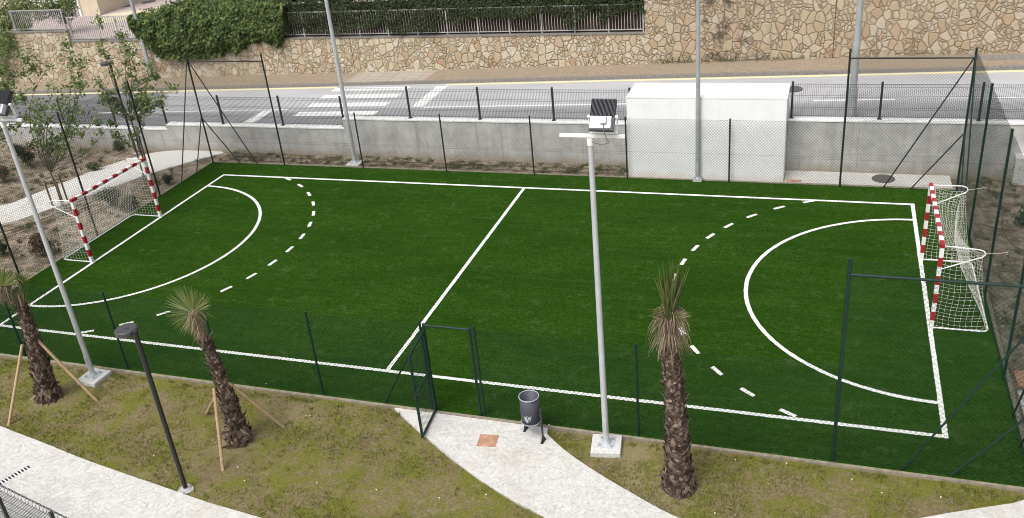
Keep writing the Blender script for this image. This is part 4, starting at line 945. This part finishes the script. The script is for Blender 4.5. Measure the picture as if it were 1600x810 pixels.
a.add([(bx + math.sin(u) * (R0 + .002), by - math.cos(u) * (R0 + .002), z) for u, z in [(q_[0] + .55, q_[1]) for q_ in fr_]], [tuple(range(len(fr_)))]); a.build('paint_patch', M['binrim'], body)
for e in (-1, 1):
    a = MB(); dx, dy = .17 * e + .03, -.11 * e; px, py = bx + dx * 1.25, by + dy * 1.25
    a.tube([(px, py, .03), (px, py, .78)], .02, 8); a.bar((px - .01, py - .08, .035), (px + .01, py + .08, .035), .05, .014); a.tube([(px, py, .2), (px - .01, py - .08, .04)], .012, 6); a.tube([(px, py, .2), (px + .01, py + .08, .04)], .012, 6)
    a.tube([(px, py, .6), (bx + dx, by + dy, .6)], .014, 6)
    a.build('leg', M['anthracite'], t_)

# ------------------------------------------------------------------ covers, drain, near fence
a = MB(); a.box(2.74, 3.10, -6.90, -6.56, 0.0, 0.036)
a.v = [((p[0]-2.92)*math.cos(.12) - (p[1]+6.73)*math.sin(.12) + 2.92, (p[0]-2.92)*math.sin(.12) + (p[1]+6.73)*math.cos(.12) - 6.73, p[2]) for p in a.v]
tag(a.build('inspection_cover', M['terracotta'], origin=(2.92, -6.73, 0)), 'square rusty terracotta cover set in the gate path', 'cover', 'terracotta covers in the concrete')
a = MB(); a.box(7.58, 7.98, 6.17, 6.34, 0.0, 0.05); tag(a.build('inspection_cover', M['terracotta'], origin=(7.78, 6.25, 0)), 'small terracotta cover at the foot of the white block', 'cover', 'terracotta covers in the concrete')
a = MB(); a.box(12.22, 12.85, -3.15, -2.65, 0.0, 0.05); tag(a.build('inspection_cover', M['terracotta'], origin=(12.5, -2.9, 0)), 'terracotta cover just outside the right fence beside the pale path', 'cover', 'terracotta covers in the concrete')
a = MB(); a.cyl((10.18, 6.64), .31, 0.02, 0.052, 36); a.tube([(10.18 + math.cos(i*math.pi/18)*.29, 6.64 + math.sin(i*math.pi/18)*.29, .053) for i in range(37)], .008, 6, False)
tag(a.build('manhole_cover', M['castiron'], origin=(10.18, 6.64, 0)), 'round dark iron manhole cover in the concrete apron near the far right corner', 'manhole cover')
a = MB(); p = G(1239, 139, rz(8.5)); a.cyl((p.x, p.y), .3, p.z - .02, p.z + .006, 30); tag(a.build('manhole_cover', M['castiron'], origin=tuple(p)), 'round iron manhole cover in the road behind the white block', 'manhole cover')
a = MB()
for x0, x1 in ((12.85, 13.7), (13.75, 14.6)): a.add([(x0, 12.75, rz(x0)+.126), (x1, 12.75, rz(x1)+.126), (x1, 13.3, rz(x1)+.126), (x0, 13.3, rz(x0)+.126)], [(0,1,2,3)])
tag(a.build('service_cover', M['kerb'], origin=(13.7, 13, rz(13.7))), 'pair of grey rectangular service covers in the sidewalk at upper right', 'cover')
d0, d1 = G(47, 731), G(-60, 793)
a = MB(); dd = (d1 - d0); Ld = dd.length; dd.normalize(); nn = V((-dd.y, dd.x, 0))
a.bar(d0 + V((0,0,.027)), d1 + V((0,0,.027)), .13, .006); dr = a.build('drain_channel', M['goalwhite'], origin=tuple(d0)); tag(dr, 'narrow slotted drain grate in the pale path at lower left', 'drain')
a = MB(); k = 0.02
while k < Ld: c_ = d0 + dd * k + V((0, 0, .0325)); a.bar(c_ - nn * .055, c_ + nn * .055, .034, .003); k += .062
o = a.build('slots', M['black'], dr)
# near anthracite panel fence
A0, A1 = G(-8, 758, 1.0), G(83, 803, 1.0); dv = (A1 - A0); Ln = dv.length; dv.normalize(); nn = V((-dv.y, dv.x, 0))
f = thing('panel_fence', 'dark anthracite looped-top mesh fence at the lower left corner', 'fence', (A0.x, A0.y, 0))
def ap(s_, z, o_=0): q = A0 + dv * s_ + nn * o_; return (q.x, q.y, z)
for i, s_ in enumerate((-Ln, 0, Ln, 2 * Ln)): a = MB(); a.bar(ap(s_, 0, -.03), ap(s_, 1.06, -.03), .055, .055, up=nn); a.build('post', M['anthracite'], f)
a = MB(); s_ = -Ln
while s_ < 2 * Ln:
    a.tube([ap(s_, .08), ap(s_, .93)], .0046, 4, False); a.tube([ap(s_ + .05, .08), ap(s_ + .05, .93)], .0046, 4, False)
    a.tube([ap(s_, .93), ap(s_, .97), ap(s_, 1.0, .03), ap(s_, .97, .07), ap(s_, .92, .09)], .0055, 4, False); s_ += .1
for z in (.1, .3, .5, .7, .9): a.tube([ap(-Ln, z), ap(2*Ln, z)], .0036, 4, False)
a.build('wire_panel', M['anthracite'], f)
a = MB(); a.tube([ap(-Ln, 1.0, .03), ap(2*Ln, 1.0, .03)], .008, 6); a.build('top_rail', M['anthracite'], f)

# ------------------------------------------------------------------ ground cover
def inside(p, poly):
    c_ = False; j = len(poly) - 1
    for i in range(len(poly)):
        xi, yi = poly[i]; xj, yj = poly[j]
        if (yi > p[1]) != (yj > p[1]) and p[0] < (xj - xi) * (p[1] - yi) / (yj - yi) + xi: c_ = not c_
        j = i
    return c_
polyt = [tuple(p) for p in poly]; gpt = [tuple(p) for p in gp]
def blade(mb, p, h, w, lean):
    d = V((math.cos(lean[0]), math.sin(lean[0]), 0)); s_ = V((-d.y, d.x, 0)) * w
    mb.add([p - s_, p + s_, p + d * h * lean[1] * .4 + V((0, 0, h * .6)) + s_ * .6, p + d * h * lean[1] + V((0, 0, h * .9)), p + d * h * lean[1] * .4 + V((0,0,h*.6)) - s_ * .6], [(0, 1, 2, 4), (4, 2, 3)])
a = MB(); cnt = 0
for _ in range(52000):
    x = random.uniform(-9.8, 12.2); y = random.uniform(-9.9, -6.2)
    g_ = pnoise(V((x*.9, y*.9, 11))) + .6 * pnoise(V((x*2.7, y*2.7, 4))) + .35 * pnoise(V((x*7, y*7, 2)))
    if g_ < 0.02 + random.uniform(-.28, .22) or inside((x, y), polyt): continue
    h = random.uniform(.012, .03) * (1 + max(0, g_) * 1.4)
    for _ in range(3): blade(a, V((x + random.gauss(0, .012), y + random.gauss(0, .012), -.015 + nz2(x, y, 1.1, .03))), h + .015, .0035, (random.uniform(0, 6.28), random.uniform(.2, 1.1)))
for _ in range(260):
    x = random.uniform(-9.8, 12.2); y = random.choice([random.uniform(-6.32, -6.2), random.uniform(-9.9, -6.2)])
    if inside((x, y), polyt): continue
    for _ in range(14): blade(a, V((x + random.gauss(0, .03), y + random.gauss(0, .02), 0)), random.uniform(.04, .12), .004, (random.uniform(0, 6.28), random.uniform(.2, .9)))
tag(a.build('lawn_grass', M['blade']), 'sparse short grass growing in patches over the brown lawn', 'grass', kind='stuff')
a = MB()
def weedclump(x, y, s_, n):
    for _ in range(n):
        an = random.uniform(0, 6.28); el_ = random.uniform(.3, 1.3); d = V((math.cos(an)*math.cos(el_), math.sin(an)*math.cos(el_), math.sin(el_))); L = s_ * random.uniform(.4, 1)
        p = V((x + random.gauss(0, s_*.25), y + random.gauss(0, s_*.25), 0.0)); 
        for k in range(3): leaf(a, p + d * L * (k + 1) / 3, rvec() + V((0,0,1)), .045, .4)
for _ in range(520):
    r_ = random.random()
    if r_ < .55: x, y = random.uniform(-23, -12.3), random.uniform(-3, 7)
    elif r_ < .8: x, y = random.uniform(-12, 2.8), random.uniform(6.2, 7.0)
    else: x, y = random.uniform(12.25, 15), random.uniform(-2.4, 7)
    if inside((x, y), gpt): continue
    weedclump(x, y, random.uniform(.06, .2), random.randint(8, 26))
for _ in range(150):
    x, y = random.uniform(-22, -12.4), random.uniform(-3, 7)
    if not inside((x, y), gpt): weedclump(x, y, random.uniform(.12, .34), random.randint(16, 46))
for _ in range(70): weedclump(random.uniform(-12, 2.8), random.uniform(6.3, 7.0), random.uniform(.12, .26), random.randint(14, 34))
for _ in range(45): weedclump(random.uniform(12.3, 14.5), random.uniform(-2.4, 6.8), random.uniform(.12, .3), random.randint(14, 34))
for x in (4.2, 3.6, 4.8, 5.2, 6.1, 6.7, 7.3, 2.9, 3.2):
    for _ in range(60): leaf(a, V((x + random.gauss(0, .3), 13.5 - abs(random.gauss(0, .1)), rz(x) + .13 + abs(random.gauss(0, .1)))), rvec() + V((0,-.5,1)), .06, .4)
tag(a.build('weeds', M['weed']), 'low weeds scattered over the garden beds and wall feet', 'weeds', kind='stuff')
# pebbles on the garden beds
a = MB()
for _ in range(4700):
    r_ = random.random()
    if r_ < .62: x, y = random.uniform(-23, -12.2), random.uniform(-4, 7)
    elif r_ < .82: x, y = random.uniform(-12, 2.9), random.uniform(6.15, 7.02)
    elif r_ < .95: x, y = random.uniform(12.2, 15.5), random.uniform(-2.5, 7)
    else: x, y = random.uniform(-9.5, 12), random.uniform(-9.6, -6.2)
    if r_ > .975: continue
    if inside((x, y), gpt) or inside((x, y), polyt): continue
    s_ = random.uniform(.008, .03) * (0.6 if r_ > .95 else 1); q = rnd().normalized(); c_ = V((x, y, s_ * .5 + .005))
    vs = [c_ + V((s_*random.uniform(.7,1.2), 0, 0)), c_ + V((0, s_*random.uniform(.7,1.2), 0)), c_ - V((s_*random.uniform(.7,1.2), 0, 0)), c_ - V((0, s_*random.uniform(.7,1.2), 0)), c_ + V((0,0,s_*.7)), c_ - V((0,0,s_*.7))]
    a.add(vs, [(0,1,4),(1,2,4),(2,3,4),(3,0,4),(1,0,5),(2,1,5),(3,2,5),(0,3,5)])
M['pebble'] = leafmat('limestone_chips', [(0.16, 0.12, 0.08), (0.30, 0.25, 0.19), (0.42, 0.37, 0.30), (0.62, 0.58, 0.52)], .9, 0)
tag(a.build('pebbles', M['pebble']), 'small stone chips strewn over the soil', 'pebbles', kind='stuff')
# drip hoses
for pts, lab in (([(12.6, 6.8), (13.1, 5.2), (12.7, 3.4), (13.4, 1.9), (13.0, 0.2), (13.5, -1.8)], 'brown drip hose winding outside the right fence, the one nearer the fence'),
                 ([(14.2, 6.8), (13.6, 5.4), (14.1, 3.6), (13.8, 2.2), (14.4, 0.4), (14.1, -2.2)], 'brown drip hose outside the right fence, the one farther from the fence'),
                 ([(12.4, 3.9), (13.0, 3.5), (13.9, 4.3), (14.9, 3.9)], 'short brown drip hose crossing the soil outside the right fence')):
    P = [(x + random.uniform(-.03,.03), y, .03 + random.uniform(0, .02)) for x, y in smooth(pts, 3)]; a = MB(); a.tube(P, .011, 6); tag(a.build('drip_hose', M['hose'], origin=P[0]), lab, 'hose', 'drip hoses on the right garden bed')
for k, (off, lab) in enumerate(((0.45, 'drip hose running beside the lower edge of the left path'), (1.0, 'drip hose between the left path and the left goal, farther from the path'), (1.5, 'drip hose closest behind the left goal net'))):
    P = [(x, y - off, .03) for x, y in smooth([(-17.5, -1.4 + .2), (-15.8, -.1), (-14.8, 1.6), (-13.9, 3.2 + .4 * (k == 0))], 2)]; a = MB(); a.tube(P, .010, 6); tag(a.build('drip_hose', M['hose'], origin=P[0]), lab, 'hose', 'drip hoses on the left garden bed')
for k, y in enumerate((6.32, 6.62)):
    a = MB(); a.tube([(-11.5 + i * .5, y + .03 * pnoise(V((i * .4, k, 0))), .035 + .05 * max(0, y - 6.3)) for i in range(29)], .010, 6)
    tag(a.build('drip_hose', M['hose'], origin=(-4, y, 0)), ('drip hose along the far soil strip, nearer the fence' if k == 0 else 'drip hose along the far soil strip, nearer the concrete wall'), 'hose', 'drip hoses on the far soil strip')
# small white flowers on the lawn
for px, py in ((478, 649), (484, 650), (495, 754), (686, 778), (416, 600), (371, 730), (382, 751), (858, 664), (1149, 718), (1117, 802), (1229, 724), (1331, 749), (759, 773), (588, 765), (233, 594), (1378, 770), (1470, 777), (240, 712)):
    p = G(px, py, .05)
    if inside((p.x, p.y), polyt): continue
    a = MB()
    for k in range(7):
        an = k * .9; d = V((math.cos(an), math.sin(an), .1)); s_ = V((-d.y, d.x, 0)); a.add([p, p + d*.010 + s_*.0045, p + d*.016, p + d*.010 - s_*.0045], [(0, 1, 2, 3)])
    a.tube([(p.x, p.y, 0), tuple(p)], .0015, 4, False)
    tag(a.build('flower', M['petal'], origin=(p.x, p.y, 0)), 'tiny white flower dotted in the lawn grass', 'flower', 'tiny white flowers in the lawn')
